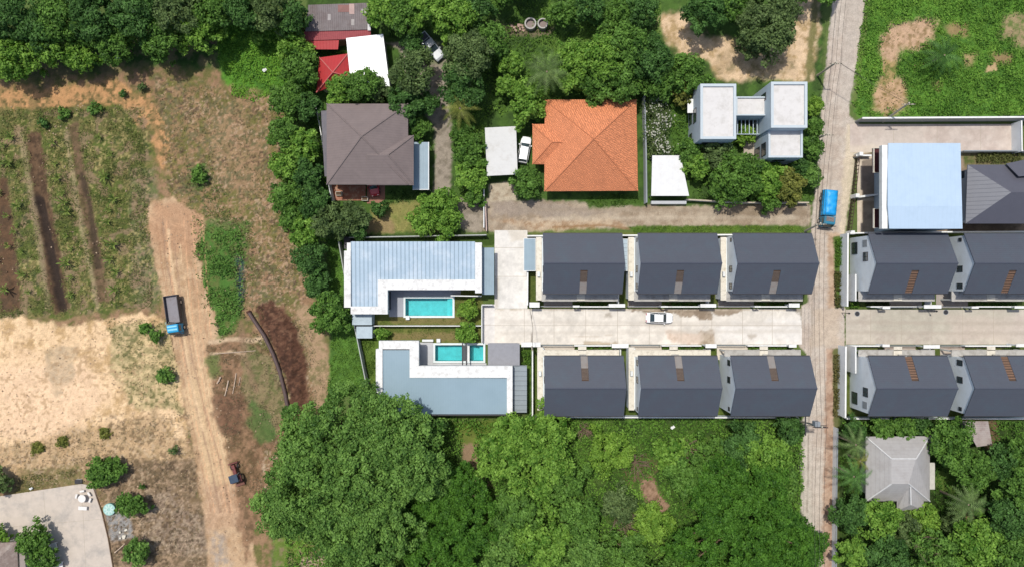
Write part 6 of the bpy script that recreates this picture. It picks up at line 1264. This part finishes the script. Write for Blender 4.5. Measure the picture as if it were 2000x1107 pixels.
def place(r, px, py, ang_px):
    "ang_px: heading in the photo, degrees anticlockwise from right"
    p = W(px, py, .7); r.location = (p.x, p.y, .06); r.rotation_euler = (0, 0, math.radians(ang_px))
def car(label, L, Wd, H, px, py, ang, paint, kind='saloon', cat='car', name='parked_car'):
    r = root(name, label, cat); h = L/2; w = Wd/2
    if kind == 'saloon':
        b = [(-h, w*.72, w*.72, .62, .70, w*.6), (-h+.12, w*.9, w*.9, .74, .90, w*.74), (-h+.9, w, w*.99, .82, .97, w*.84), (-.6, w, w, .84, .97, w*.88), (.7, w, w, .84, .95, w*.88), (h-1.1, w, w*.98, .78, .90, w*.82), (h-.35, w*.93, w*.9, .68, .78, w*.74), (h-.05, w*.74, w*.72, .55, .62, w*.58)]
        g = [(-h+.62, .78, .94), (-h+1.25, .70, 1.36), (-.2, .68, H), (.45, .69, H-.03), (h-1.15, .80, .93)]; roofx = (-h+1.3, .55)
    elif kind == 'hatch':
        b = [(-h, w*.82, w*.8, .8, .92, w*.72), (-h+.1, w*.95, w*.93, .9, 1.05, w*.82), (-h+.8, w, w, .95, 1.08, w*.87), (0, w, w, .92, 1.05, w*.88), (h-1.1, w, w*.98, .86, .98, w*.84), (h-.35, w*.93, w*.9, .76, .86, w*.74), (h-.03, w*.76, w*.72, .6, .68, w*.58)]
        g = [(-h+.12, .80, 1.04), (-h+.45, .74, H-.06), (-.4, .74, H), (.35, .72, H-.03), (h-1.15, .82, 1.0)]; roofx = (-h+.5, .45)
    else:  # pickup
        b = [(-h, w*.95, w*.95, .95, 1.0, w*.92), (-h+1.75, w, w, .95, 1.0, w*.92), (0.9, w, w, .95, 1.08, w*.88), (h-1.3, w, w*.98, .92, 1.05, w*.86), (h-.3, w*.93, w*.92, .86, .98, w*.8), (h-.02, w*.84, w*.82, .65, .75, w*.7)]
        g = [(-h+1.65, .82, 1.02), (-h+1.78, .76, H-.05), (-.2, .76, H), (.35, .74, H-.04), (h-1.42, .84, 1.04)]; roofx = (-h+1.8, .4)
    bo = carbody(b).build('body', paint, r, smooth=False, world=False)
    md = bo.modifiers.new('b', 'BEVEL'); md.width = .05; md.segments = 2; md.limit_method = 'ANGLE'; md.angle_limit = .4
    # glasshouse
    rings = []
    for x, k, z in g: ww = w*k; rings.append([(x, ww, z), (x, ww*1.08 if z > 1.15 else ww, min(z, .93 if kind == 'saloon' else 1.03)-.0), (x, -(ww*1.08 if z > 1.15 else ww), min(z, .93 if kind == 'saloon' else 1.03)), (x, -ww, z)])
    n = len(g); gl = MB()
    def seg(i, j, a, b_): return [rings[i][a], rings[i][b_], rings[j][b_], rings[j][a]]
    front = MB().slab([rings[n-2][0], rings[n-2][3], rings[n-1][3], rings[n-1][0]], .03).build('windshield', M_GLASS, r, world=False)
    rear = MB().slab([rings[1][3], rings[1][0], rings[0][0], rings[0][3]], .03).build('rear_window', M_GLASS, r, world=False)
    side = MB()
    zlow = .93 if kind == 'saloon' else 1.03
    for s, a in ((1, 0), (-1, 3)):
        side = MB(); pts = [rings[i][a] for i in range(n)]
        low = [(p[0], s*w*.90, zlow) for p in pts]
        side.add(pts+low, [(i, i+1, n+i+1, n+i) for i in range(n-1)])
        side.build('side_window', M_GLASS, r, world=False)
    rt = MB(); ps = [rings[i] for i in range(1, n-1)]
    top = [(p[0][0], p[0][1]*.97, p[0][2]+.015) for p in ps]; bot = [(p[3][0], p[3][1]*.97, p[3][2]+.015) for p in ps]; mid = [(a_[0], 0, a_[2]+.05) for a_ in top]
    for i in range(len(ps)-1):
        rt.slab([top[i], mid[i], mid[i+1], top[i+1]], .05); rt.slab([mid[i], bot[i], bot[i+1], mid[i+1]], .05)
    rt.build('roof', paint, r, world=False)
    pl = MB()
    for s, a in ((1, 0), (-1, 3)):
        for i in (1, n-2):
            p = rings[i][a]; e = rings[0 if i == 1 else n-1][a]; pl.tube([p, e], .035, 5)
        p = rings[2][a]; pl.tube([p, (p[0], s*w*.9, zlow)], .03, 5)
    pl.build('pillars', paint, r, world=False)
    for sx, wx in ((1, h-.85), (-1, -h+.8)):
        for s in (1, -1): wheel(r, wx, s*(w-.1), .33 if kind != 'pickup' else .38)
    for s in (1, -1):
        MB().box(h-.42, s*w*.52-.16, .60, h-.10, s*w*.52+.16, .74, .02).build('headlight', M_LAMP, r, world=False)
        MB().box(-h-.015, s*w*.62-.16, .66, -h+.12, s*w*.62+.16, .84, .02).build('tail_light', M_TAIL, r, world=False)
        MB().box(h-1.55, s*(w+.02), .93, h-1.38, s*(w+.19), 1.06, .02).build('wing_mirror', paint, r, world=False)
    MB().box(h-.06, -w*.4, .38, h+.0, w*.4, .56).build('grille', M_TRIM, r, world=False)
    MB().box(-h-.02, -w*.75, .3, -h+.04, w*.75, .5).build('bumper', paint, r, world=False)
    if kind == 'pickup':
        bd = MB().box(-h+.12, -w*.78, .75, -h+1.6, w*.78, 1.005).build('cargo_bed', mat('bed_liner', (.07,.07,.08), .8), r, world=False)
        rl = MB(); 
        for s in (1, -1): rl.tube([(-h+.1, s*w*.88, 1.06), (-h+1.6, s*w*.88, 1.06)], .03, 6)
        rl.tube([(-h+1.55, -w*.8, 1.02), (-h+1.4, -w*.75, 1.55), (-h+1.4, w*.75, 1.55), (-h+1.55, w*.8, 1.02)], .035, 6); rl.build('roll_bar', M_FRAME, r, world=False)
    place(r, px, py, ang); return r
car('white saloon car parked across the cream estate road', 4.4, 1.78, 1.45, 1288, 620, -1, M_PAINTW, 'saloon')
car('white hatchback between the grey-white carport and the orange roof', 4.3, 1.75, 1.5, 1024.5, 293, 80, M_PAINTW, 'hatch')
car('silver pickup with white roof parked under the trees at the top', 5.1, 1.8, 1.75, 842, 92, -50, M_SILVER, 'pickup', name='parked_pickup')
car('red car half hidden under the eave of the brown-roofed house', 4.0, 1.65, 1.45, 729, 360, -80, mat('red_car_paint', (.45,.03,.04), .3, .02, 1, coat=.5), 'hatch')
M_TBLUE = mat('blue_truck_paint', (.03,.20,.42), .4, .05, 2); M_TARP = mat('blue_tarpaulin', (.01,.27,.62), .45, .12, 1.2, bump=.06, bscale=2.5, dirt=(.06,.42,.80), dscale=.9, damt=.7); M_CHAS = mat('chassis', (.06,.055,.05), .8, .2)
def truck(label, px, py, ang, L, Wd, tarp, bed_h, cabm):
    r = root('truck', label, 'truck'); h = L/2; w = Wd/2; cl = 1.65; cx = h-cl
    MB().box(-h+.1, -.45, .55, h-.3, .45, .78).build('chassis', M_CHAS, r, world=False)
    cab = MB(); cab.loft([[(cx, -w*.92, .6), (cx, w*.92, .6), (cx, w*.9, 1.5), (cx, w*.82, 2.3), (cx, -w*.82, 2.3), (cx, -w*.9, 1.5)], [(h-.45, -w*.92, .6), (h-.45, w*.92, .6), (h-.45, w*.9, 1.5), (h-.5, w*.80, 2.3), (h-.5, -w*.80, 2.3), (h-.45, -w*.9, 1.5)],
        [(h, -w*.88, .6), (h, w*.88, .6), (h, w*.86, 1.35), (h-.38, w*.78, 2.2), (h-.38, -w*.78, 2.2), (h, -w*.86, 1.35)]])
    c = cab.build('cab', cabm, r, world=False)
    md = c.modifiers.new('b', 'BEVEL'); md.width = .06; md.segments = 2; md.limit_method = 'ANGLE'; md.angle_limit = .5
    gl = MB().add([(h+.01, -w*.76, 1.4), (h+.01, w*.76, 1.4), (h-.34, w*.68, 2.12), (h-.34, -w*.68, 2.12), (h-.02, -w*.76, 1.38), (h-.02, w*.76, 1.38), (h-.4, w*.68, 2.1), (h-.4, -w*.68, 2.1)], [(0,1,2,3), (4,5,1,0), (5,6,2,1), (6,7,3,2), (7,4,0,3)]); gl.build('windshield', M_GLASS, r, world=False)
    for s in (1, -1):
        MB().box(cx+.25, s*w*.875, 1.45, h-.55, s*w*.90, 2.05).build('side_window', M_GLASS, r, world=False)
        MB().box(h-.02, s*w*.62-.14, .8, h+.03, s*w*.62+.14, 1.0).build('headlight', M_LAMP, r, world=False)
        MB().box(h-.25, s*(w*.95), 1.3, h-.15, s*(w+.22), 1.75).build('wing_mirror', M_TRIM, r, world=False)
        wheel(r, h-.95, s*(w-.16), .45, .26); wheel(r, -h+1.25, s*(w-.2), .45, .36)
    MB().box(h-.1, -w*.85, .5, h+.08, w*.85, .7).build('bumper', M_CHAS, r, world=False)
    bx0, bx1 = -h, cx-.18; q = MB(); t = .08
    q.box(bx0, -w, .85, bx1, w, .98); q.box(bx0, -w, .98, bx1, -w+t, bed_h); q.box(bx0, w-t, .98, bx1, w, bed_h); q.box(bx0, -w+t, .98, bx0+t, w-t, bed_h); q.box(bx1-t, -w+t, .98, bx1, w-t, bed_h+.15)
    for k in range(1, 5):
        xx = bx0+(bx1-bx0)*k/5; q.box(xx-.04, -w-.05, .9, xx+.04, -w, bed_h); q.box(xx-.04, w, .9, xx+.04, w+.05, bed_h)
    q.build('cargo_bed', cabm if tarp else mat('dark_grey_steel', (.06,.055,.06), .6, .3, 3), r, world=False)
    if tarp:
        rs = np.random.RandomState(3); nx, ny = 16, 9; ring = []
        co = []; 
        for i in range(nx+1):
            for j in range(ny+1):
                u = -1+2*j/ny; x = bx0-.04+(bx1-bx0+.08)*i/nx; z = bed_h+.5*(1-abs(u)**3)+.05*math.sin(i*1.3+j)+rs.uniform(-.04, .04)
                if j in (0, ny): z = bed_h-.35
                if i in (0, nx): z = min(z, bed_h+.05)-.2
                co.append((x, u*(w+.05), z))
        q = np.array([[i*(ny+1)+j, (i+1)*(ny+1)+j, (i+1)*(ny+1)+j+1, i*(ny+1)+j+1] for i in range(nx) for j in range(ny)]); raw_mesh('tarpaulin', np.array(co), q, None, M_TARP, r, True)
        lg = MB()
        for k in range(5): lg.tube([(cx+.1+.16*k, -w*.6, 2.38+.05*(k % 2)), (cx+.25+.14*k, w*.55, 2.42)], .05, 6)
        lg.build('roof_load', mat('faded_load', C(176,160,150), .9, .3, 5), r, world=False)
    else:
        fl = MB().box(bx0+t, -w+t, .98, bx1-t, w-t, 1.12); fl.build('bed_floor', mat('worn_bed_floor', C(150,146,150), .7, .15, 1.5, dirt=C(110,98,98), dscale=1.5, damt=.8, ), r, world=False)
        e = MB().box(cx-.16, -.5, .98, cx-.02, .5, 1.9); e.tube([(cx-.4, -.9, 1.1), (cx-.3, -.2, 1.7), (cx-.12, .6, 1.5)], .07, 6); e.build('hydraulic_gear', M_CHAS, r, world=False)
        e = MB().box(bx1-.35, -w-.45, 1.2, bx1+.05, -w+.2, 1.35); e.build('side_bracket', mat('pale_bracket', C(150,160,140), .7), r, world=False)
        e = MB().box(h-1.45, -w*.7, 2.31, h-1.2, w*.7, 2.38).box(h-.95, -w*.7, 2.31, h-.7, w*.7, 2.36); e.build('roof_rack', mat('pale_blue_paint', (.2,.5,.66), .4), r, world=False)
    place(r, px, py, ang); return r
truck('truck with bright blue tarpaulin over its load, driving down the lane', 1614, 409, -95, 5.9, 2.15, True, 1.9, mat('teal_truck_paint', (.03,.17,.26), .4, .05, 2))
truck('dump truck with empty dark bed and blue cab on the dirt road', 343, 614, -82, 6.3, 2.2, False, 1.75, mat('sky_blue_paint', (.02,.27,.48), .4, .05, 2))
# tractor
def tractor():
    r = root('tractor', 'old red tractor with dark canopy beside the dirt road', 'tractor'); red = mat('worn_red_paint', (.14,.04,.035), .6, .3, 4)
    MB().box(.1, -.32, .75, 1.9, .32, 1.25, .06).build('bonnet', red, r, world=False); MB().box(-1.0, -.35, .6, .1, .35, .95).build('chassis', M_CHAS, r, world=False)
    for s in (1, -1): wheel(r, -.75, s*.75, .72, .4); wheel(r, 1.45, s*.6, .4, .25)
    for s in (1, -1): MB().box(-1.35, s*.5, 1.35, -.1, s*.98, 1.5, .04).build('mudguard', red, r, world=False)
    c = MB().box(-1.1, -.8, 2.35, .35, .8, 2.45, .04).build('canopy', mat('dark_blue_canopy', (.03,.05,.08), .5, .2, 3), r, world=False)
    for x in (-1.0, .2):
        for s in (1, -1): MB().box(x, s*.68-.03, .9, x+.06, s*.68+.03, 2.35).build('post', M_FRAME, r, world=False)
    MB().box(-.75, -.25, 1.0, -.35, .25, 1.15).box(-.82, -.25, 1.1, -.75, .25, 1.5).build('seat', M_TRIM, r, world=False)
    MB().tube([(-.1, 0, 1.1), (.0, 0, 1.5)], .03, 6).disc(0, 0, 1.48, 1.52, .2, 14).build('steering_wheel', M_TRIM, r, world=False)
    MB().tube([(1.2, .1, 1.2), (1.2, .1, 1.9)], .04, 8).build('exhaust', M_CHAS, r, world=False)
    f = MB(); f.box(2.1, -.9, .35, 2.25, .9, .9); f.tube([(1.4, .4, .7), (2.1, .6, .6)], .06, 6); f.tube([(1.4, -.4, .7), (2.1, -.6, .6)], .06, 6); f.build('front_blade', red, r, world=False)
    e = MB(); e.box(-2.2, -.8, .4, -1.6, .8, .5)
    for k in range(5): e.tube([(-1.9, -.7+.35*k, .5), (-2.1, -.7+.35*k, .1)], .04, 5)
    e.build('plough', mat('rusty_steel', (.16,.07,.05), .8, .3, 5), r, world=False)
    place(r, 462, 926, 108); r.scale = (.88, .88, .88)
tractor()

# ---------------------------------------------------------------- street furniture and small things
M_POLE = mat('concrete_pole', C(200,192,172), .9, .08, 3)
def utility_pole(label, base, top, z, arms=1, group='concrete utility poles', transformer=False):
    p = W(*base); q = W(*top, z); r = root('utility_pole', label, 'utility pole', (p.x, p.y, 0), group)
    part('pole', MB().tube([p, q], .19, 8, .12), M_POLE, r)
    for k in range(arms):
        zz_ = z-.25-.7*k; c = p.lerp(q, zz_/z); part('cross_arm', MB().box(c.x-1.0, c.y-.2, zz_-.06, c.x+1.0, c.y-.08, zz_+.06), M_DARKM if transformer else M_POLE, r)
        for s in (-.85, -.3, .3, .85): part('insulator', MB().disc(c.x+s, c.y-.14, zz_+.062, zz_+.22, .06, 8, .04), mat('brown_insulator', (.1,.06,.04), .4), r)
    return r, q
_, t1 = utility_pole('concrete pole by the lane beside the bare yard, upper one', (1596,148), (1634,122), 7.0)
_, t2 = utility_pole('concrete pole in the hedge beside the modern house', (1588,274), (1617,262), 6.0)
_, t3 = utility_pole('pale leaning pole rising over the driveway wall', (1724,238), (1776,201), 7.6, 1)
_, t4 = utility_pole('concrete pole at the lane corner next to the blue-tarped truck', (1572,452), (1603,436), 6.6)
r5, t5 = utility_pole('pole with transformer and cross arms over the lane below the estate', (1556,820), (1606,833), 8.6, 2, None, True)
c = t5; part('transformer', MB().box(c.x-.9, c.y-.1, 7.2, c.x-.1, c.y+.7, 8.3, .06), M_GREYM, r5); part('transformer_arm', MB().box(c.x-2.2, c.y-1.5, 7.6, c.x-2.05, c.y+1.5, 7.75), M_DARKM, r5); part('platform', MB().box(c.x-2.3, c.y-.12, 7.3, c.x+1.2, c.y-.02, 7.42), M_DARKM, r5)
_, t6 = utility_pole('slim pole at the estate road corner beside the garage', (1038,672), (1040,684), 5.5, 0)
rc = root('power_cables', 'thin dark power cables strung along the lane', 'cables', (t1.x, t1.y, 0)); M_WIRE = mat('cable_sheath', (.05,.045,.04), .7)
chain = [W(1652,-60,7), t1, t2, t4, t5, W(1604,1160,8)]
for k in range(3):
    off = Vector((-.7+.7*k, 0, 0)); mb = MB()
    for a, b in zip(chain[:-1], chain[1:]):
        pts = []
        for i in range(9): t = i/8; p = a.lerp(b, t)+off; p.z -= .7*4*t*(1-t)*min(1, (b-a).length/25)+.1; pts.append(p)
        mb.tube(pts, .022, 5)
    part('cable', mb, M_WIRE, rc)
rc2 = root('power_cables', 'pair of cables running from the lane to the leaning pole over the driveway', 'cables', (t3.x, t3.y, 0))
for k in range(2):
    a, b = t1+Vector((.5, 0, -.2)), t3+Vector((0, -.3+.5*k, 0)); part('cable', MB().tube([a, a.lerp(b, .5)-Vector((0, 0, .5)), b], .02, 5), M_WIRE, rc2)
rc3 = root('drop_cable', 'single cable dropping beside the estate road corner', 'cables', (t6.x, t6.y, 0)); a, b = W(1034,596,2.2), t6; part('cable', MB().tube([a, a.lerp(b, .5)-Vector((-.3, 0, .1)), b], .03, 5), M_WIRE, rc3)
def lamp_post(label, px, py, h=2.4):
    p = W(px, py); r = root('lamp_post', label, 'lamp', (p.x, p.y, 0), 'slim dark gate lamps')
    part('pole', MB().tube([(p.x, p.y, 0), (p.x, p.y, h)], .05, 8), M_DARKM, r); part('lamp_head', MB().disc(p.x, p.y, h, h+.25, .16, 10, .1), M_DARKM, r)
lamp_post('slim dark lamp post at the lane corner of the cross road', 1644, 610); lamp_post('slim dark lamp post between the two upper east houses', 1811, 606)
# lattice sliding gate of the light blue building and its yard walls
r = thing_at('sliding_gate', 'long brown lattice gate along the yard of the light blue building', 'gate', 1662, 400); g = MB()
for (x0, y0, x1, y1) in ((1670, 312, 1663, 378), (1661, 392, 1654, 452)):
    a, b = W(x0, y0), W(x1, y1); n = 9
    for z_ in (.15, .8, 1.5): g.tube([(a.x, a.y, z_), (b.x, b.y, z_)], .05, 5)
    for i in range(n+1): t = i/n; x = a.x+(b.x-a.x)*t; y = a.y+(b.y-a.y)*t; g.tube([(x, y, .1), (x, y, 1.55)], .07, 5)
part('lattice', g, mat('brown_gate_metal', C(86,66,58), .6), r)
for x_, y_ in ((1664,385), (1655,456), (1671,305)): p = W(x_, y_); part('gate_pier', MB().box(p.x-.3, p.y-.3, 0, p.x+.3, p.y+.3, 1.9, .03), M_WHITE, r)
wall_thing('yard_wall', 'low beige wall dividing the yard of the light blue building', 'wall', [(1668,386),(1716,380)], 1.2, .25, mat('beige_render', C(206,192,172), .9, .1), cap=1); wall_thing('yard_wall', 'low beige wall at the top of the yard of the light blue building', 'wall', [(1672,304),(1702,304)], 1.1, .2, mat('beige_render', C(206,192,172)), cap=1)
wall_thing('garden_wall', 'dark stained wall between the orange house and the modern house plot', 'wall', [(1259,186),(1262,300),(1263,396)], 2.0, .15, M_GREYR, cap=1, capm=M_GREYM)
wall_thing('garden_wall', 'low wall along the side lane under the modern house garden', 'wall', [(1340,390),(1450,396),(1580,396)], 1.2, .14, M_GREYR, cap=1, capm=mat('beige_render', C(206,192,172)))
wall_thing('garden_wall', 'white wall beside the hedge trees and the side lane entrance', 'wall', [(945,355),(945,445)], 1.5, .16, M_WHITE); wall_thing('garden_wall', 'wall with pinkish top along the gravel path lower end', 'wall', [(948,396),(950,452)], 1.2, .14, mat('pinkish_render', C(226,200,188), .9))
wall_thing('garden_wall', 'thin pale wall along the lane beside the palms', 'wall', [(1636,836),(1634,960),(1633,1120)], 1.4, .12, M_WALLG, cap=1, capm=M_GREYM)
for px_, py_, l in ((1674,612,'round iron drain cover at the mouth of the cross road'), (1847,609,'round iron drain cover in front of the upper house at the right edge')):
    p = W(px_, py_); r = root('drain_cover', l, 'drain cover', (p.x, p.y, .05), 'round iron drain covers'); MB().disc(0, 0, 0, .012, .36, 20).build('lid', M_DARKM, r, world=False); MB().disc(0, 0, 0, .007, .44, 20).build('rim', M_GREYM, r, world=False)
# barrels / rings
for px_, py_, rr_, l in ((1036,46,.95,'left concrete ring jar with reddish inside in the weedy garden'), (1060,46,.85,'right concrete ring jar beside the reddish one')):
    p = W(px_, py_, 1); r = root('concrete_ring', l, 'concrete ring', (p.x, p.y, 0), 'concrete rings in the garden'); n = 22; mb = MB()
    def rg(R_, z_): return [(p.x+R_*math.cos(2*math.pi*k/n), p.y+R_*math.sin(2*math.pi*k/n), z_) for k in range(n)]
    mb.loft([rg(rr_, 0), rg(rr_*1.02, 1.0), rg(rr_*.98, 1.05), rg(rr_*.78, 1.05), rg(rr_*.76, .3)], cap=False); part('ring', mb, M_CONC, r, smooth=False); part('water', MB().disc(p.x, p.y, .4, .5, rr_*.77, n), mat('murky_fill', C(120,100,92) if rr_ > .9 else C(96,104,104), .4), r)
r = thing_at('scrap_pile', 'pile of pinkish broken masonry left of the concrete rings', 'rubble', 1012, 56); rr = random.Random(3); p0 = W(1012,56)
for k in range(9): x, y = p0.x+rr.uniform(-1.1,1.1), p0.y+rr.uniform(-.5,.5); part('block', MB().obox(x, y, 0, rr.uniform(.2,.5), rr.uniform(.3,.7), rr.uniform(.2,.4), rr.uniform(0,3)), mat('pink_masonry', C(186,156,140), .9, .2, 3), r)
# patio: round table with benches, tiled disc, white benches, lamp
p = W(166, 970); r = root('garden_table', 'round white garden table on the patio', 'table', (p.x, p.y, .08)); M_WCON = mat('white_terrazzo', C(246,240,232), .7, .04, 3)
MB().disc(0, 0, .68, .76, .62, 24).build('tabletop', M_WCON, r, world=False); MB().disc(0, 0, 0, .68, .2, 12, .16).build('pedestal', M_WCON, r, world=False)
for a_, l in ((100,'above the round table'), (35,'upper right of the round table'), (-20,'right of the round table'), (165,'left of the round table')):
    a2 = math.radians(a_); s = root('garden_stool', 'white curved garden stool '+l, 'stool', (p.x+1.15*math.cos(a2), p.y+1.1*math.sin(a2), .08), 'white stools round the patio table'); s.rotation_euler = (0, 0, a2+math.pi/2)
    MB().box(-.36, -.16, .38, .36, .16, .45, .03).build('seat', M_WCON, s, world=False); MB().box(-.24, -.12, 0, -.12, .12, .38).build('leg', M_WCON, s, world=False); MB().box(.12, -.12, 0, .24, .12, .38).build('leg', M_WCON, s, world=False)
def bench(label, px, py, ang, L=1.5, w_=.5, back=False):
    q = W(px, py); s = root('garden_bench', label, 'bench', (q.x, q.y, .08), 'white concrete patio benches'); s.rotation_euler = (0, 0, math.radians(ang))
    MB().box(-L/2, -w_/2, .38, L/2, w_/2, .46, .03).build('seat', M_WCON, s, world=False)
    for t in (-L/2+.1, L/2-.22): MB().box(t, -w_/2+.05, 0, t+.12, w_/2-.05, .38).build('leg', M_WCON, s, world=False)
    if back: MB().box(-L/2, w_/2-.08, .461, L/2, w_/2, .9, .02).build('backrest', M_WCON, s, world=False)
bench('white bench just below the round patio table', 165, 990, -3, 1.4, .6); bench('white bench by the bushes, upper of two at the bottom', 110, 1066, 108, 1.5, .95, True); bench('white bench cut by the bottom edge below the other', 122, 1102, 95, 1.4, .8, True)
p = W(217, 992); r = root('well_cover', 'round pale turquoise tiled disc beside the patio kerb', 'well cover', (p.x, p.y, 0)); tq = mat('turquoise_tiles', C(172,214,204), .5, .06, 3)
part('drum', MB().disc(p.x, p.y, 0, .5, .95, 24), mat('turquoise_side', C(110,150,140), .6), r); part('rim', MB().disc(p.x, p.y, .5, .56, .97, 24), tq, r)
for k in range(8): a2 = k*math.pi/4; part('tile_wedge', MB().obox(p.x+.52*math.cos(a2), p.y+.52*math.sin(a2), .56, .60, .55, .26, a2), mat('white_green_tiles', C(206,232,222), .5), r)
p = W(156, 938); r = root('dark_box', 'small dark metal box at the top corner of the patio', 'box', (p.x, p.y, 0)); part('body', MB().box(p.x-.4, p.y-.3, 0, p.x+.4, p.y+.3, .6, .03), M_GREYR, r); part('lid', MB().box(p.x-.43, p.y-.33, .6, p.x+.43, p.y+.33, .66), M_DARKM, r)
r = thing_at('white_rocks', 'small heap of whitish rocks below the tiled disc', 'rocks', 240, 1042); p0 = W(240,1042)
for k in range(7): x, y = p0.x+rr.uniform(-.8,.8), p0.y+rr.uniform(-.7,.7); part('rock', MB().obox(x, y, 0, rr.uniform(.15,.35), rr.uniform(.25,.5), rr.uniform(.2,.4), rr.uniform(0,3)), M_CREAMT, r)
# drain pipe, logs, scraps
pts = [W(487,608), W(500,628), W(518,655), W(535,690), W(548,725), W(558,765), W(566,808)]
r = root('drain_pipe', 'long curved dark pipe beside the strip of dug brown soil', 'pipe', (pts[0].x, pts[0].y, 0)); PP = []
for i in range(len(pts)-1):
    for t in (0, .33, .66): PP.append(pts[i].lerp(pts[i+1], t))
PP.append(pts[-1]); PP = [q+Vector((0, 0, .42)) for q in PP]
part('pipe', MB().tube(PP, .30, 12), mat('dark_pipe', C(98,80,76), .6, .12, 3), r, smooth=True); part('pipe_mouth', MB().tube([PP[0]+Vector((-.05,.1,0)), PP[0]+Vector((.08,-.12,0))], .36, 12), mat('rusty_rim', C(92,58,48), .8), r)
M_LOG = mat('bleached_wood', C(214,190,166), .9, .12, 4, dirt=C(150,124,100), dscale=2, damt=.6)
for (a, b, rad, l) in (((447,742),(440,772),.12,'longest bleached log on the cleared strip'), ((462,728),(455,768),.09,'thin bleached log right of the longest one'), ((432,735),(425,748),.14,'short stump-like log by the dirt road'), ((225,1078),(245,1060),.1,'bleached log at the bottom edge right of the patio'), ((470,735),(466,752),.06,'short stick right of the thin log'), ((420,690),(500,684),.07,'long thin branch lying across the track edge')):
    p, q = W(*a), W(*b); r = root('log', l, 'log', (p.x, p.y, 0), 'felled logs'); part('stem', MB().tube([p+Vector((0,0,rad+.05)), p.lerp(q,.5)+Vector((.05,0,rad+.1)), q+Vector((0,0,rad+.05))], rad, 8, rad*.7), M_LOG, r)
    part('branch', MB().tube([p.lerp(q,.6)+Vector((0,0,rad+.05)), p.lerp(q,.7)+Vector((.4,.1,rad+.3))], rad*.4, 6, rad*.2), M_LOG, r)
for px_, py_, s_, l in ((231,117,.55,'white scrap lying at the foot of the top left wood'), (519,139,.4,'white scrap in the weeds left of the red roofs'), (1313,833,.4,'small pale post stump among the weeds behind the middle lower house'), (64,952,.3,'pale stone on the patio top edge')):
    p = W(px_, py_); tag(MB().obox(p.x, p.y, .3, .45, s_*1.6, s_, .6).slab([(p.x-s_, p.y-s_*.4, .5), (p.x+s_*.3, p.y-s_*.2, .52), (p.x+s_*.2, p.y+s_*.5, .55), (p.x-s_*.8, p.y+s_*.4, .5)], .06).build('scrap_sheet', M_WHITE), l, 'scrap')
# stones and clods over the cleared ground
def clods():
    rs = np.random.RandomState(8); n = 3600; x = rs.uniform(-85, -27, n); y = rs.uniform(-46, 34, n); f = fbm(x, y, 2.2, 70, 3); k = (sdist(x, y, gpoly([(0,200),(540,200),(600,560),(640,760),(520,900),(480,1100),(230,1107),(190,940),(0,940)])) > 0) & (f > .5); x, y = x[k], y[k]; n = len(x)
    s = rs.uniform(.04, .16, n); CO = np.empty((n, 6, 3)); d = np.array([[1,0,0],[0,1,0],[-1,0,0],[0,-1,0],[0,0,1.0],[0,0,-1]]); CO[:] = np.stack([x, y, np.full(n, .03)], 1)[:, None]; CO += d[None]*s[:, None, None]*rs.uniform(.6, 1.3, (n, 6, 1))
    F = np.array([[0,1,4],[1,2,4],[2,3,4],[3,0,4]]); q = (np.arange(n)[:, None, None]*6+F[None]).reshape(-1, 3); cols = mixcol((120,96,76), (206,180,150), rs.uniform(0, 1, n)); o = raw_mesh('clods', CO.reshape(-1, 3), q, np.repeat(cols, 6, 0), M_GROUND); tag(o, 'earth clods and stones scattered over the cleared fields', 'stones', kind='stuff')
clods()
